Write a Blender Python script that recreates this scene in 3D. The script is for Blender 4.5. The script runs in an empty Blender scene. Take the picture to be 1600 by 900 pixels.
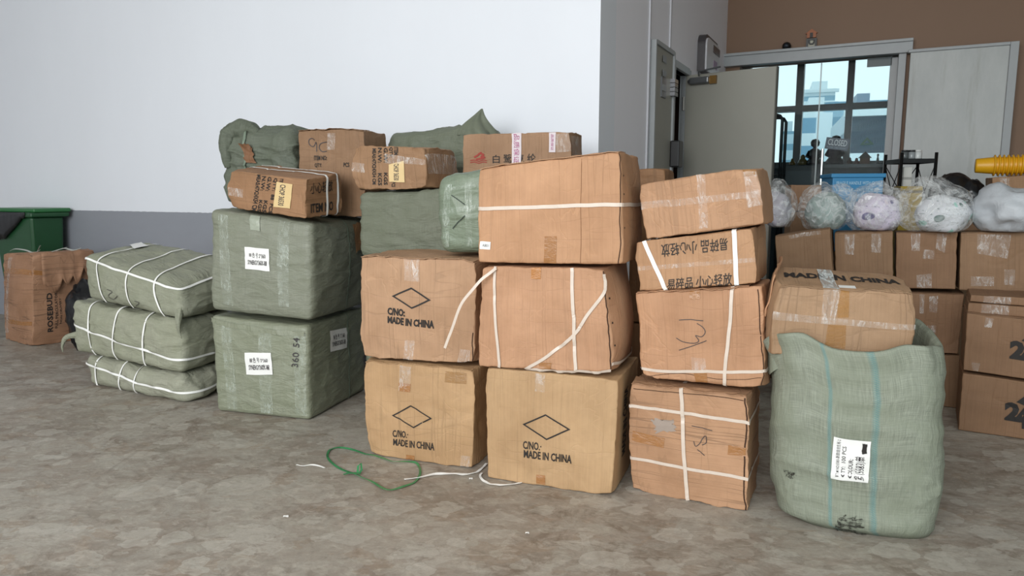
import bpy, bmesh, math, random
from mathutils import Vector, noise, Matrix
random.seed(7)
C = bpy.context.scene.collection
scene = bpy.context.scene
R = math.radians
PI = math.pi

# ------------------------------------------------------------ camera, world, light
F = 1100.0; PITCH = math.atan(150 / F); H = 1.35
cam_d = bpy.data.cameras.new('camera'); cam = bpy.data.objects.new('camera', cam_d); C.objects.link(cam)
cam.location = (0, 0, H); cam.rotation_euler = (PI / 2 - PITCH, 0, 0)
cam_d.sensor_width = 36; cam_d.lens = 36 * F / 1600; cam_d.clip_end = 500
scene.camera = cam
scene.view_settings.view_transform = 'Standard'; scene.view_settings.look = 'None'
scene.view_settings.gamma = 1; scene.view_settings.use_curve_mapping = False
scene.view_settings.exposure = 0.46
w = bpy.data.worlds.new('sky'); scene.world = w; w.use_nodes = True
bg = w.node_tree.nodes['Background']; bg.inputs[0].default_value = (0.80, 0.96, 1.0, 1); bg.inputs[1].default_value = 0.82

def area(name, loc, target, sx, sy, power, col):
    l = bpy.data.lights.new(name, 'AREA'); l.shape = 'RECTANGLE'; l.size = sx; l.size_y = sy; l.energy = power; l.color = col
    o = bpy.data.objects.new(name, l); C.objects.link(o); o.location = loc
    o.rotation_euler = (Vector(target) - Vector(loc)).to_track_quat('-Z', 'Y').to_euler()
    return o
area('daylight_from_the_open_bay', (-3.1, -3.2, 3.3), (-0.3, 4.2, 0.9), 6.0, 4.0, 430, (1.0, 0.992, 0.985))

# ------------------------------------------------------------ measuring helpers
cpi, spi = math.cos(PITCH), math.sin(PITCH)
CAM = Vector((0, 0, H))
def ray(u, v):
    x = (u - 800) / F; y = -(v - 450) / F
    return Vector((x, cpi + y * spi, -spi + y * cpi))
def floor_pt(u, v, z=0.0):
    r = ray(u, v); return CAM + r * ((z - H) / r.z)
def proj(p):
    d = p - CAM; f = d.y * cpi - d.z * spi; up = d.y * spi + d.z * cpi
    return (800 + F * d.x / f, 450 - F * up / f)
def nrm(yaw): return Vector((-math.sin(R(yaw)), math.cos(R(yaw)), 0))   # away from the viewer
def alg(yaw): return Vector((math.cos(R(yaw)), math.sin(R(yaw)), 0))
def on_plane(u, v, P, n):
    r = ray(u, v); return CAM + r * ((Vector(P) - CAM).dot(n) / r.dot(n))

# ------------------------------------------------------------ object helpers
def wloc(o):
    l = Vector((0, 0, 0))
    while o is not None:
        l += o.location; o = o.parent
    return l
def thing(name, label, cat, loc, group=None):
    o = bpy.data.objects.new(name, None); C.objects.link(o); o.empty_display_size = 0.1
    o.location = loc; o['label'] = label; o['category'] = cat
    if group: o['group'] = group
    return o
def tag(o, label, cat, group=None):
    o['label'] = label; o['category'] = cat
    if group: o['group'] = group
    return o
def mesh(name, V, Fc, mat, parent=None, smooth=True, uvs=None, loc=None, kind=None, label=None):
    base = wloc(parent) if parent else (Vector(loc) if loc is not None else Vector((0, 0, 0)))
    me = bpy.data.meshes.new(name)
    me.from_pydata([tuple(Vector(p) - base) for p in V], [], Fc)
    if uvs:
        ul = me.uv_layers.new(name='UVMap')
        k = 0
        for f in uvs:
            for c in f:
                ul.data[k].uv = c; k += 1
    if smooth: me.polygons.foreach_set('use_smooth', [True] * len(me.polygons))
    me.materials.append(mat); me.update()
    o = bpy.data.objects.new(name, me); C.objects.link(o)
    if parent: o.parent = parent
    elif loc is not None: o.location = loc
    if kind: o['kind'] = kind
    if label: o['label'] = label
    return o
class MB:
    def __init__(s): s.v = []; s.f = []
    def box(s, P, ex, ey, ez, x0, x1, y0, y1, z0, z1):
        b = len(s.v)
        for z in (z0, z1):
            for x, y in ((x0, y0), (x1, y0), (x1, y1), (x0, y1)):
                s.v.append(Vector(P) + ex * x + ey * y + ez * z)
        for f in ((3, 2, 1, 0), (4, 5, 6, 7), (0, 1, 5, 4), (1, 2, 6, 5), (2, 3, 7, 6), (3, 0, 4, 7)):
            s.f.append(tuple(b + i for i in f))
        return s
    def tube(s, pts, r, n=8, cap=True):
        pts = [Vector(p) for p in pts]; b = len(s.v); up = Vector((0, 0, 1)); last = None
        for i, p in enumerate(pts):
            t = (pts[min(i + 1, len(pts) - 1)] - pts[max(i - 1, 0)]).normalized()
            if last is None:
                a = t.cross(up);
                if a.length < .05: a = t.cross(Vector((1, 0, 0)))
            else: a = last - t * last.dot(t)
            a.normalize(); last = a; c = t.cross(a)
            rr = r[i] if isinstance(r, (list, tuple)) else r
            for k in range(n):
                an = 2 * PI * k / n; s.v.append(p + a * (math.cos(an) * rr) + c * (math.sin(an) * rr))
        for i in range(len(pts) - 1):
            for k in range(n):
                k2 = (k + 1) % n
                s.f.append((b + i * n + k, b + i * n + k2, b + (i + 1) * n + k2, b + (i + 1) * n + k))
        if cap:
            s.f.append(tuple(b + k for k in range(n))[::-1]); e = b + (len(pts) - 1) * n
            s.f.append(tuple(e + k for k in range(n)))
        return s
    def lathe(s, P, prof, n=20, axis=None, ref=None):
        ax = axis or Vector((0, 0, 1)); a = (ref or (ax.orthogonal())).normalized(); c = ax.cross(a); b = len(s.v)
        for r, z in prof:
            for k in range(n):
                an = 2 * PI * k / n; s.v.append(Vector(P) + ax * z + a * (r * math.cos(an)) + c * (r * math.sin(an)))
        for i in range(len(prof) - 1):
            for k in range(n):
                k2 = (k + 1) % n
                s.f.append((b + i * n + k, b + i * n + k2, b + (i + 1) * n + k2, b + (i + 1) * n + k))
        return s
    def build(s, name, mat, parent=None, smooth=False, **kw): return mesh(name, s.v, s.f, mat, parent, smooth, **kw)
X3, Y3, Z3 = Vector((1, 0, 0)), Vector((0, 1, 0)), Vector((0, 0, 1))
def bevel(o, wd=.004, seg=2):
    m = o.modifiers.new('bevel', 'BEVEL'); m.width = wd; m.segments = seg; m.limit_method = 'ANGLE'; return o
def structure(o): o['kind'] = 'structure'; return o

# ------------------------------------------------------------ materials
def lin(c):
    if isinstance(c, str): c = [int(c[i:i + 2], 16) / 255 for i in (0, 2, 4)]
    return tuple((x / 12.92 if x <= .04045 else ((x + .055) / 1.055) ** 2.4) for x in c) + (1,)
class NT:
    def __init__(s, name):
        s.m = bpy.data.materials.new(name); s.m.use_nodes = True; s.t = s.m.node_tree; s.t.nodes.clear()
        s.out = s.t.nodes.new('ShaderNodeOutputMaterial')
    def n(s, typ, **kw):
        nd = s.t.nodes.new('ShaderNode' + typ)
        for k, v in kw.items():
            if k.startswith('i_'):
                key = k[2:]; key = int(key) if key.isdigit() else key.replace('_', ' ')
                if hasattr(v, 'links') or isinstance(v, bpy.types.NodeSocket): s.t.links.new(v, nd.inputs[key])
                else: nd.inputs[key].default_value = v
            else: setattr(nd, k, v)
        return nd
    def l(s, a, b): s.t.links.new(a, b)
    def noise(s, vec, scale, detail=3, rough=.5, dist=0):
        return s.n('TexNoise', i_Vector=vec, i_Scale=scale, i_Detail=detail, i_Roughness=rough, i_Distortion=dist).outputs['Fac']
    def mapv(s, vec, sc, rot=0, loc=(0, 0, 0)):
        return s.n('Mapping', i_Vector=vec, i_Scale=sc, i_Rotation=(0, 0, rot), i_Location=loc).outputs[0]
    def ramp(s, fac, stops):
        r = s.n('ValToRGB', i_Fac=fac); e = r.color_ramp.elements
        while len(e) > 1: e.remove(e[0])
        e[0].position = stops[0][0]; e[0].color = stops[0][1] if len(stops[0][1]) == 4 else stops[0][1]
        for p, c in stops[1:]:
            q = e.new(p); q.color = c
        return r.outputs[0]
    def math(s, op, a, b=0.0, clamp=False):
        return s.n('Math', operation=op, use_clamp=clamp, i_0=a, i_1=b).outputs[0]
    def mix(s, fac, a, b, mode='MIX'):
        nd = s.n('Mix', data_type='RGBA', blend_type=mode)
        for sock, v in ((nd.inputs[0], fac), (nd.inputs[6], a), (nd.inputs[7], b)):
            if isinstance(v, bpy.types.NodeSocket): s.l(v, sock)
            else: sock.default_value = v
        return nd.outputs[2]
    def bsdf(s, col, rough=.6, bump=None, bs=.3, bd=.01, **kw):
        b = s.n('BsdfPrincipled')
        for sock, v in ((b.inputs['Base Color'], col), (b.inputs['Roughness'], rough)):
            if isinstance(v, bpy.types.NodeSocket): s.l(v, sock)
            else: sock.default_value = v
        for k, v in kw.items():
            sock = b.inputs[k.replace('_', ' ')]
            if isinstance(v, bpy.types.NodeSocket): s.l(v, sock)
            else: sock.default_value = v
        if bump is not None:
            bp = s.n('Bump', i_Strength=bs, i_Distance=bd, i_Height=bump); s.l(bp.outputs[0], b.inputs['Normal'])
        s.l(b.outputs[0], s.out.inputs[0]); return b
def W4(v): return (v, v, v, 1)
def plain(name, col, rough=.6, metal=0, var=.06, sc=12, **kw):
    t = NT(name); tc = t.n('TexCoord').outputs['Object']; nz = t.noise(tc, sc, 4)
    c = t.mix(nz, tuple(x * (1 - var * 1.6) for x in lin(col)[:3]) + (1,), tuple(min(1, x * (1 + var)) for x in lin(col)[:3]) + (1,))
    t.bsdf(c, rough, nz, .08, .004, Metallic=metal, **kw); return t.m
def carton_mat(name, col, horiz=False, seed=0.0, dirt=.35, lines=.8, wrinkle=.25, rough=.72):
    t = NT(name); uv = t.mapv(t.n('UVMap').outputs[0], (1, 1, 1), R(90) if horiz else 0, (seed * 3.1, seed * 1.7, 0))
    base = tuple(x * y for x, y in zip(lin(col), (.80, .845, .97, 1)))
    dark = (base[0] * .80, base[1] * .76, base[2] * .72, 1); lt = (min(1, base[0] * 1.10), min(1, base[1] * 1.10), min(1, base[2] * 1.12), 1)
    c = t.mix(t.ramp(t.noise(uv, 3.2, 6, .62), [(.30, W4(0)), (.7, W4(1))]), dark, lt)
    st = t.noise(t.mapv(uv, (170, 3, 1)), 1, 2)
    c = t.mix(.22, c, t.ramp(st, [(.3, W4(.55)), (.7, W4(1))]), 'MULTIPLY')
    cr = t.noise(t.mapv(uv, (11, .35, 1)), 1, 2, .6)
    ln = t.ramp(t.math('ABSOLUTE', t.math('SUBTRACT', cr, .5)), [(0, W4(1)), (.006, W4(1)), (.012, W4(0))])
    ln2 = t.ramp(t.math('ABSOLUTE', t.math('SUBTRACT', t.noise(t.mapv(uv, (1.2, 7, 1)), 1, 2, .6), .47)), [(0, W4(1)), (.004, W4(1)), (.009, W4(0))])
    lines_ = t.math('MULTIPLY', t.math('MAXIMUM', ln, t.math('MULTIPLY', ln2, .5)), t.ramp(t.noise(uv, 4, 2), [(.35, W4(.15)), (.6, W4(1))]))
    c = t.mix(t.math('MULTIPLY', lines_, .34 * lines), c, tuple(x * .42 for x in base[:3]) + (1,))
    d = t.ramp(t.noise(uv, 6.5, 8, .7, .6), [(.55, W4(0)), (.72, W4(1))])
    c = t.mix(t.math('MULTIPLY', d, dirt), c, tuple(x * .6 for x in base[:3]) + (1,))
    cv = t.noise(t.mapv(uv, (1, 1, 1), 0, (4, 9, 0)), 3.4, 3, .55, 1.1)
    cs = t.math('MULTIPLY', t.ramp(t.math('ABSOLUTE', t.math('SUBTRACT', cv, .5)), [(0, W4(1)), (.018, W4(0))]), t.ramp(t.noise(uv, 2.3, 2), [(.45, W4(0)), (.6, W4(1))]))
    c = t.mix(t.math('MULTIPLY', cs, wrinkle * 1.2, True), c, tuple(min(1, x * 1.25) for x in base[:3]) + (1,))
    hb = t.math('ADD', t.math('MULTIPLY', cs, -wrinkle * 3), 0.0)
    hb = t.math('ADD', hb, t.math('MULTIPLY', st, .12))
    hb = t.math('ADD', t.math('MULTIPLY', hb, 1.0), t.math('MULTIPLY', lines_, -.8))
    wr = t.noise(t.mapv(uv, (1.6, 1, 1)), 7, 6, .6, 1.2)
    hb = t.math('ADD', hb, t.math('MULTIPLY', wr, wrinkle * 4))
    t.bsdf(c, rough, hb, .38, .006); return t.m
def fabric_mat(name, col, k=(1, 1, 1), seed=0.0, film=0.0, horiz=True, weave=1.0, bstr=.5, stripes=False):
    t = NT(name); uv0 = t.n('UVMap').outputs[0]; uv = t.mapv(uv0, (1, 1, 1), 0, (seed * 2.3, seed, 0))
    base = tuple(x * y * 1.13 for x, y in zip(lin(col), tuple(k) + (1,)))
    a = t.noise(t.mapv(uv, (420, 10, 1)), 1, 2, .6); b = t.noise(t.mapv(uv, (10, 420, 1)), 1, 2, .6)
    th = t.math('ADD', t.math('MULTIPLY', a, .5), t.math('MULTIPLY', b, .5))
    c = t.mix(t.ramp(th, [(.38, W4(0)), (.62, W4(1))]), tuple(x * (1 - .24 * weave) for x in base[:3]) + (1,), tuple(min(1, x * (1 + .20 * weave)) for x in base[:3]) + (1,))
    c = t.mix(t.ramp(t.noise(uv, 5, 7, .65, .5), [(.3, W4(0)), (.7, W4(1))]), c, tuple(x * y for x, y in zip(base[:3], (.84, .86, .80))) + (1,))
    d = t.ramp(t.noise(uv, 9, 8, .75), [(.60, W4(0)), (.72, W4(1))])
    c = t.mix(t.math('MULTIPLY', d, .30), c, tuple(x * .55 for x in base[:3]) + (1,))
    if stripes:
        u = t.n('SeparateXYZ', i_0=uv0).outputs[0]
        dash = t.ramp(t.n('TexWave', wave_type='BANDS', bands_direction='DIAGONAL', i_Vector=uv0, i_Scale=70).outputs['Fac'], [(.3, W4(.25)), (.6, W4(1))])
        m = None
        for x in stripes:
            q = t.ramp(t.math('ABSOLUTE', t.math('SUBTRACT', u, x)), [(0, W4(1)), (.0035, W4(1)), (.0055, W4(0))])
            m = q if m is None else t.math('MAXIMUM', m, q)
        c = t.mix(t.math('MULTIPLY', t.math('MULTIPLY', m, dash), .75), c, lin('4f8488'))
    wv = t.mapv(uv, (1.1, 3.0, 1) if horiz else (3.0, 1.1, 1))
    wr = t.noise(wv, 6, 6, .6, .9)
    rg = t.math('SUBTRACT', 1.0, t.math('MULTIPLY', t.math('ABSOLUTE', t.math('SUBTRACT', t.noise(wv, 3.4, 4, .55, .8), .5)), 6.0), True)
    hb = t.math('ADD', t.math('ADD', t.math('MULTIPLY', wr, 2.2), t.math('MULTIPLY', rg, .5)), t.math('MULTIPLY', th, .25))
    t.bsdf(c, .62 - film * .2, hb, bstr, .012, Specular_IOR_Level=.35 + film * .2, Coat_Weight=film * .5, Coat_Roughness=.25); return t.m
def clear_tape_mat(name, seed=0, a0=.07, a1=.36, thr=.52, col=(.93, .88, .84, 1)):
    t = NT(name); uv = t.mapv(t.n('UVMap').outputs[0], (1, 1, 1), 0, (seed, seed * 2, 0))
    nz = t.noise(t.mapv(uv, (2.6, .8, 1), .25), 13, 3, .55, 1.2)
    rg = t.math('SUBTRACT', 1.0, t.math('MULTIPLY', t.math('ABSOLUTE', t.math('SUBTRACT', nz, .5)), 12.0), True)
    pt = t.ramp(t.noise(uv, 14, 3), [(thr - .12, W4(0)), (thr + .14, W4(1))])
    al = t.math('ADD', a0, t.math('MULTIPLY', t.math('MULTIPLY', rg, pt), a1), True)  # whitish ridge streaks: highlights on the tape painted in through its opacity
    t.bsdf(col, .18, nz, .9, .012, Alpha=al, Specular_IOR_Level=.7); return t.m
def brown_tape_mat(name, col='a97648', alpha=.85):
    t = NT(name); uv = t.n('UVMap').outputs[0]; nz = t.noise(t.mapv(uv, (1, 2, 1)), 22, 5, .6, 1.5)
    c = t.mix(nz, tuple(x * .8 for x in lin(col)[:3]) + (1,), tuple(min(1, x * 1.15) for x in lin(col)[:3]) + (1,))
    t.bsdf(c, .25, nz, .45, .008, Alpha=alpha, Specular_IOR_Level=.6); return t.m
def label_mat(name, col='ecebe8'):
    t = NT(name); uv = t.n('UVMap').outputs[0]; nz = t.noise(uv, 40, 4)
    t.bsdf(t.mix(nz, tuple(x * .93 for x in lin(col)[:3]) + (1,), lin(col)), .5, nz, .1, .003); return t.m

M = {}
M['ink'] = plain('black_print', '26211f', .7, var=.3, sc=60)
M['pen'] = plain('marker_line', '3f3a3c', .6, var=.2, sc=60)
M['strap'] = plain('white_strap', 'f2f1ee', .38, var=.04, sc=30)
M['strap_dull'] = plain('dull_strap', 'd2c2b4', .38, var=.08, sc=30)
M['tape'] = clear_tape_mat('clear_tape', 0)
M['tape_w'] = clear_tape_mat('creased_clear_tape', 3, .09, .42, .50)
M['tape_b'] = brown_tape_mat('brown_tape')
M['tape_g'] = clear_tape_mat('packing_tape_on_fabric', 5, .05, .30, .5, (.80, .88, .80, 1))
M['label'] = label_mat('paper_label'); M['label_y'] = label_mat('cream_paper_label', 'd9bd8a')
M['black_bag'] = plain('black_bin_liner', '17181b', .28, var=.3, sc=8)

# ------------------------------------------------------------ soft box: every carton and bale is one of these
def nv(p, s): return noise.noise_vector(p * s)
class SoftBox:
    def __init__(s, fq, bq, r=.012, amp=.004, freq=4.0, bulge=.0, bulges=None, fold=0.0, seed=0.0, crush=0.0, edge=.0, dent=None, ncell=30):
        TL, TR, BR, BL = fq; tl, tr, br, bl = bq
        s.c = {(0, 0, 0): BL, (1, 0, 0): BR, (0, 0, 1): TL, (1, 0, 1): TR, (0, 1, 0): bl, (1, 1, 0): br, (0, 1, 1): tl, (1, 1, 1): tr}
        s.size = Vector((((TR - TL).length + (BR - BL).length) / 2, ((tl - TL).length + (br - BR).length) / 2, ((TL - BL).length + (TR - BR).length) / 2))
        s.r = min(r, min(s.size) * .45); s.amp = amp; s.freq = freq; s.b = bulge; s.bs = bulges or {}; s.fold = fold
        s.seed = Vector((seed * 7.3, seed * 3.1, seed * 5.7)); s.dent = (.004 if s.fold == 0 else 0) if dent is None else dent; s.crush = crush; s.edge = edge; s.n = ncell
        s.ctr = sum((v for v in s.c.values()), Vector()) / 8
        s.base = (BL + BR + bl + br) / 4
        rnd = random.Random(int(seed * 100) + 5)
        s.cr = {k: rnd.random() * crush for k in s.c}
    flat = False
    def P(s, q):
        L = s.size; r = s.r
        m = Vector((q[0] * L.x, q[1] * L.y, q[2] * L.z))
        inn = Vector((min(max(m.x, r), L.x - r), min(max(m.y, r), L.y - r), min(max(m.z, r), L.z - r)))
        d = m - inn; dn = d.normalized() if d.length > 1e-9 else Vector((0, 0, 0))
        m = inn + dn * r
        x, y, z = m.x / L.x, m.y / L.y, m.z / L.z
        p = Vector((0, 0, 0))
        for (i, j, k), v in s.c.items():
            p += v * ((x if i else 1 - x) * (y if j else 1 - y) * (z if k else 1 - z))
        ex = (s.c[(1, 0, 0)] - s.c[(0, 0, 0)]).normalized(); ey = (s.c[(0, 1, 0)] - s.c[(0, 0, 0)]).normalized()
        n = ex * dn.x + ey * dn.y + Z3 * dn.z
        wx, wy, wz = 1 - (2 * x - 1) ** 2, 1 - (2 * y - 1) ** 2, 1 - (2 * z - 1) ** 2
        def bb(k): return s.bs.get(k, s.b)
        p += ex * dn.x * wy * wz * (bb('R') if dn.x > 0 else bb('L')) + ey * dn.y * wx * wz * (bb('B') if dn.y > 0 else bb('F')) + Z3 * dn.z * wx * wy * (bb('T') if dn.z > 0 else bb('D'))
        if s.flat: return p
        ps = p + s.seed
        gz = min(1.0, z * 6 + .12)
        p += nv(ps, s.freq) * s.amp * gz + nv(ps, s.freq * 3.3) * (s.amp * .35 * gz)
        if s.fold:
            a = ps.copy(); a.z *= 2.6; f = 1 - abs(noise.noise(a * 4.2)) * 2; f2 = 1 - abs(noise.noise(ps * 6.1 + Vector((9, 2, 4)))) * 2
            p += n * (s.fold * (max(0, f) ** 3 + .6 * max(0, f2) ** 4 - .5) * min(1, gz + .2))
        if s.dent:
            dn_ = 1 - abs(noise.noise(ps * 5.2 + Vector((3, 8, 1)))) / .10
            if dn_ > 0: p -= n * (s.dent * dn_ * gz * max(0, noise.noise(ps * 2.3 + Vector((5, 5, 5))) + .25) * 2)
        if s.edge:
            ed = sorted((1 - abs(2 * x - 1), 1 - abs(2 * y - 1), 1 - abs(2 * z - 1)))
            if ed[1] < .07:
                k = (1 - ed[1] / .07); p += nv(ps, 34) * (s.edge * .8 * k) + nv(ps, 11) * (s.edge * .9 * k)
        if s.crush:
            for key, a in s.cr.items():
                dd = (p - s.c[key]).length
                if dd < .09: p += (s.ctr - s.c[key]).normalized() * (a * .8) * (1 - dd / .09) ** 1.3
        return p
    def q(s, f, a, b):
        return {'front': (a, 0, b), 'right': (1, a, b), 'back': (1 - a, 1, b), 'left': (0, 1 - a, b), 'top': (a, b, 1), 'bottom': (a, 1 - b, 0)}[f]
    def S(s, f, a, b): return s.P(s.q(f, a, b))
    def dims(s, f):
        L = s.size; return {'front': (L.x, L.z), 'back': (L.x, L.z), 'left': (L.y, L.z), 'right': (L.y, L.z), 'top': (L.x, L.y), 'bottom': (L.x, L.y)}[f]
    def N(s, f, a, b):
        e = .012; a = min(max(a, 0), 1); b = min(max(b, 0), 1)
        a0, a1 = max(0, a - e), min(1, a + e); b0, b1 = max(0, b - e), min(1, b + e)
        n = (s.S(f, a1, b) - s.S(f, a0, b)).cross(s.S(f, a, b1) - s.S(f, a, b0)); return n.normalized()
    def lines(s, L):
        r = s.r / L; n = max(4, int(s.n * L / max(s.size) + 4)); h = r * .35 + .0015 / L; o = [0, r * .2, r * .55, r]
        o += [r + h + (1 - 2 * r - 2 * h) * i / n for i in range(n + 1)]; return o + [1 - r, 1 - r * .55, 1 - r * .2, 1]
    def build(s, name, mat, parent):
        V = []; Fc = []; U = []; idx = {}
        for f in ('front', 'right', 'back', 'left', 'top', 'bottom'):
            da, db = s.dims(f); la, lb = s.lines(da), s.lines(db)
            g = []
            for a in la:
                row = []
                for b in lb:
                    q = s.q(f, a, b); key = (round(q[0], 5), round(q[1], 5), round(q[2], 5))
                    if key not in idx: idx[key] = len(V); V.append(s.P(q))
                    row.append(idx[key])
                g.append(row)
            off = {'front': 0, 'right': 1, 'back': 2, 'left': 3, 'top': 4, 'bottom': 5}[f] * 1.37
            for i in range(len(la) - 1):
                for j in range(len(lb) - 1):
                    Fc.append((g[i][j], g[i + 1][j], g[i + 1][j + 1], g[i][j + 1]))
                    U.append([(la[x] * da + off, lb[y] * db) for x, y in ((i, j), (i + 1, j), (i + 1, j + 1), (i, j + 1))])
        s.obj = mesh(name, V, Fc, mat, parent, True, U); return s.obj
# anything with S(f,a,b), N(f,a,b) can carry marks, tape and straps
def solve(s, f, u, v, a=.5, b=.5):
    """the place (a, b) on a face that a picture point falls on; slopes come from the undented face"""
    soft = hasattr(s, 'flat')
    for it in range(24):
        if soft: s.flat = it < 12
        p = proj(s.S(f, a, b)); du, dv = u - p[0], v - p[1]
        if abs(du) + abs(dv) < .05:
            if not soft or not s.flat: break
            if it < 12: pass
        if soft: s.flat = True; p = proj(s.S(f, a, b))
        e = .01; ea = e if a < .9 else -e; eb = e if b < .9 else -e
        pa = proj(s.S(f, a + ea, b)); pb = proj(s.S(f, a, b + eb))
        j11, j21, j12, j22 = (pa[0] - p[0]) / ea, (pa[1] - p[1]) / ea, (pb[0] - p[0]) / eb, (pb[1] - p[1]) / eb
        det = j11 * j22 - j12 * j21
        if abs(det) < 1e-6: break
        a += max(-.3, min(.3, (du * j22 - dv * j12) / det)); b += max(-.3, min(.3, (dv * j11 - du * j21) / det))
        a = min(max(a, 0), 1); b = min(max(b, 0), 1)
    if soft: s.flat = False
    return a, b
def solve4(s, f, px): return [solve(s, f, *p) for p in px]
def bil(c, x, y):   # c = TL,TR,BR,BL ; x right, y up (0..1)
    (ax, ay), (bx, by), (cx, cy), (dx, dy) = c
    return (ax * (1 - x) * y + bx * x * y + cx * x * (1 - y) + dx * (1 - x) * (1 - y), ay * (1 - x) * y + by * x * y + cy * x * (1 - y) + dy * (1 - x) * (1 - y))
def patch(s, f, px, mat, name, parent, off=.0025, n=8, ab=None, ragged=0.0, label=None):
    c = ab or solve4(s, f, px); V = []; Fc = []; U = []; da, db = 1, 1
    if hasattr(s, 'dims'): da, db = s.dims(f)
    rnd = random.Random(len(name) + int(c[0][0] * 999))
    for j in range(n + 1):
        for i in range(n + 1):
            x, y = i / n, j / n
            if ragged and (i in (0, n) or j in (0, n)): x += (rnd.random() - .5) * ragged; y += (rnd.random() - .5) * ragged
            a, b = bil(c, x, y); V.append((s.S(f, a, b) + s.N(f, a, b) * off, (a * da, b * db)))
    for j in range(n):
        for i in range(n):
            q = (j * (n + 1) + i, j * (n + 1) + i + 1, (j + 1) * (n + 1) + i + 1, (j + 1) * (n + 1) + i)
            Fc.append(q); U.append([V[k][1] for k in q])
    return mesh(name, [v[0] for v in V], Fc, mat, parent, True, U, label=label)
_tc = {}
def text_shape(body, bold):
    k = (body, bold)
    if k in _tc: return _tc[k]
    cu = bpy.data.curves.new('t', 'FONT'); cu.body = body; cu.resolution_u = 2; cu.offset = bold * (.25 if any(ord(ch) > 0x2e80 for ch in body) else .85)
    ob = bpy.data.objects.new('t', cu); C.objects.link(ob); bpy.context.view_layer.update()
    me = bpy.data.meshes.new_from_object(ob.evaluated_get(bpy.context.evaluated_depsgraph_get()))
    bm = bmesh.new(); bm.from_mesh(me); bmesh.ops.triangulate(bm, faces=bm.faces)
    for _ in range(2):
        w_ = max(v.co.x for v in bm.verts) - min(v.co.x for v in bm.verts) if bm.verts else 1
        L = [e for e in bm.edges if e.calc_length() > .3]
        if L: bmesh.ops.subdivide_edges(bm, edges=L, cuts=1); bmesh.ops.triangulate(bm, faces=bm.faces)
    V = [(v.co.x, v.co.y) for v in bm.verts]; bm.verts.index_update(); Fc = [tuple(v.index for v in f.verts) for f in bm.faces]
    bm.free(); C.objects.unlink(ob); bpy.data.objects.remove(ob); bpy.data.meshes.remove(me)
    x0, x1 = min(v[0] for v in V), max(v[0] for v in V); y0, y1 = min(v[1] for v in V), max(v[1] for v in V)
    V = [((x - x0) / (x1 - x0), (y - y0) / (y1 - y0)) for x, y in V]
    _tc[k] = (V, Fc); return _tc[k]
def text_on(s, f, body, px, parent, mat=None, bold=.02, name='print', off=.003, rot=0, ab=None):
    """px: TL,TR,BR,BL of the block as it appears; rot 90/180/270 turns the writing inside it (counter-clockwise)"""
    V, Fc = text_shape(body, bold); c = ab or solve4(s, f, px)
    k = (rot // 90) % 4; c = c[-k:] + c[:-k] if k else c
    if rot == 90: c = [c0 for c0 in (ab or solve4(s, f, px))]; c = [c[3], c[0], c[1], c[2]]
    elif rot == 270: c = [c0 for c0 in (ab or solve4(s, f, px))]; c = [c[1], c[2], c[3], c[0]]
    elif rot == 180: c = [c0 for c0 in (ab or solve4(s, f, px))]; c = [c[2], c[3], c[0], c[1]]
    P = []
    for x, y in V:
        a, b = bil(c, x, y); P.append(s.S(f, a, b) + s.N(f, a, b) * off)
    return mesh(name, P, Fc, mat or M['ink'], parent, False)
def ribbon_pts(P, Nn, wd, mat, name, parent, th=.0008, loc=None, label=None, closed=False):
    V = []; Fc = []; U = []; L = 0; n = len(P); Ls = []
    for i in range(n):
        if closed: t = P[(i + 1) % n] - P[i - 1]
        else: t = P[min(i + 1, n - 1)] - P[max(i - 1, 0)]
        t = t.normalized() if t.length > 1e-9 else X3
        sd = Nn[i].cross(t); sd = sd.normalized() * (wd / 2) if sd.length > 1e-6 else X3 * wd / 2
        u = Nn[i] * th
        if i: L += (P[i] - P[i - 1]).length
        Ls.append(L); V += [P[i] - sd, P[i] + sd, P[i] + sd + u, P[i] - sd + u]
    m = n if closed else n - 1
    for i in range(m):
        j = (i + 1) % n
        for k in range(4):
            k2 = (k + 1) % 4; Fc.append((i * 4 + k, j * 4 + k, j * 4 + k2, i * 4 + k2))
            ku, kv = (0, wd) if k in (0, 2) else (0, 0); U.append([(0, Ls[i]), (0, Ls[i] + .01), (wd, Ls[i] + .01), (wd, Ls[i])])
    if not closed: Fc += [(0, 1, 2, 3), ((n - 1) * 4 + 3, (n - 1) * 4 + 2, (n - 1) * 4 + 1, (n - 1) * 4)]; U += [[(0, 0)] * 4] * 2
    return mesh(name, V, Fc, mat, parent, False, U, loc=loc, label=label)
def along(s, segs, step=.012):
    """segs: list of (face,(a0,b0),(a1,b1)) in order"""
    P = []; Nn = []
    for f, p0, p1 in segs:
        L = (s.S(f, *p1) - s.S(f, *p0)).length; n = max(3, int(L / step))
        for i in range(n + 1):
            t = i / n; a, b = p0[0] + (p1[0] - p0[0]) * t, p0[1] + (p1[1] - p0[1]) * t
            q = s.S(f, a, b)
            if P and (q - P[-1]).length < 1e-4: continue
            P.append(q); Nn.append(s.N(f, a, b))
    for _ in range(2):
        Nn = [(Nn[max(i - 1, 0)] + Nn[i] * 2 + Nn[min(i + 1, len(Nn) - 1)]).normalized() for i in range(len(Nn))]
    return P, Nn
def strap(s, segs, wd, parent, mat=None, off=.003, name='strap', label=None, smooth=0):
    P, Nn = along(s, segs); P = [p + n * off for p, n in zip(P, Nn)]
    for _ in range(smooth): P = [P[0]] + [(P[i - 1] + P[i] * 2 + P[i + 1]) / 4 for i in range(1, len(P) - 1)] + [P[-1]]
    return ribbon_pts(P, Nn, wd, mat or M['strap'], name, parent, label=label)
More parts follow.
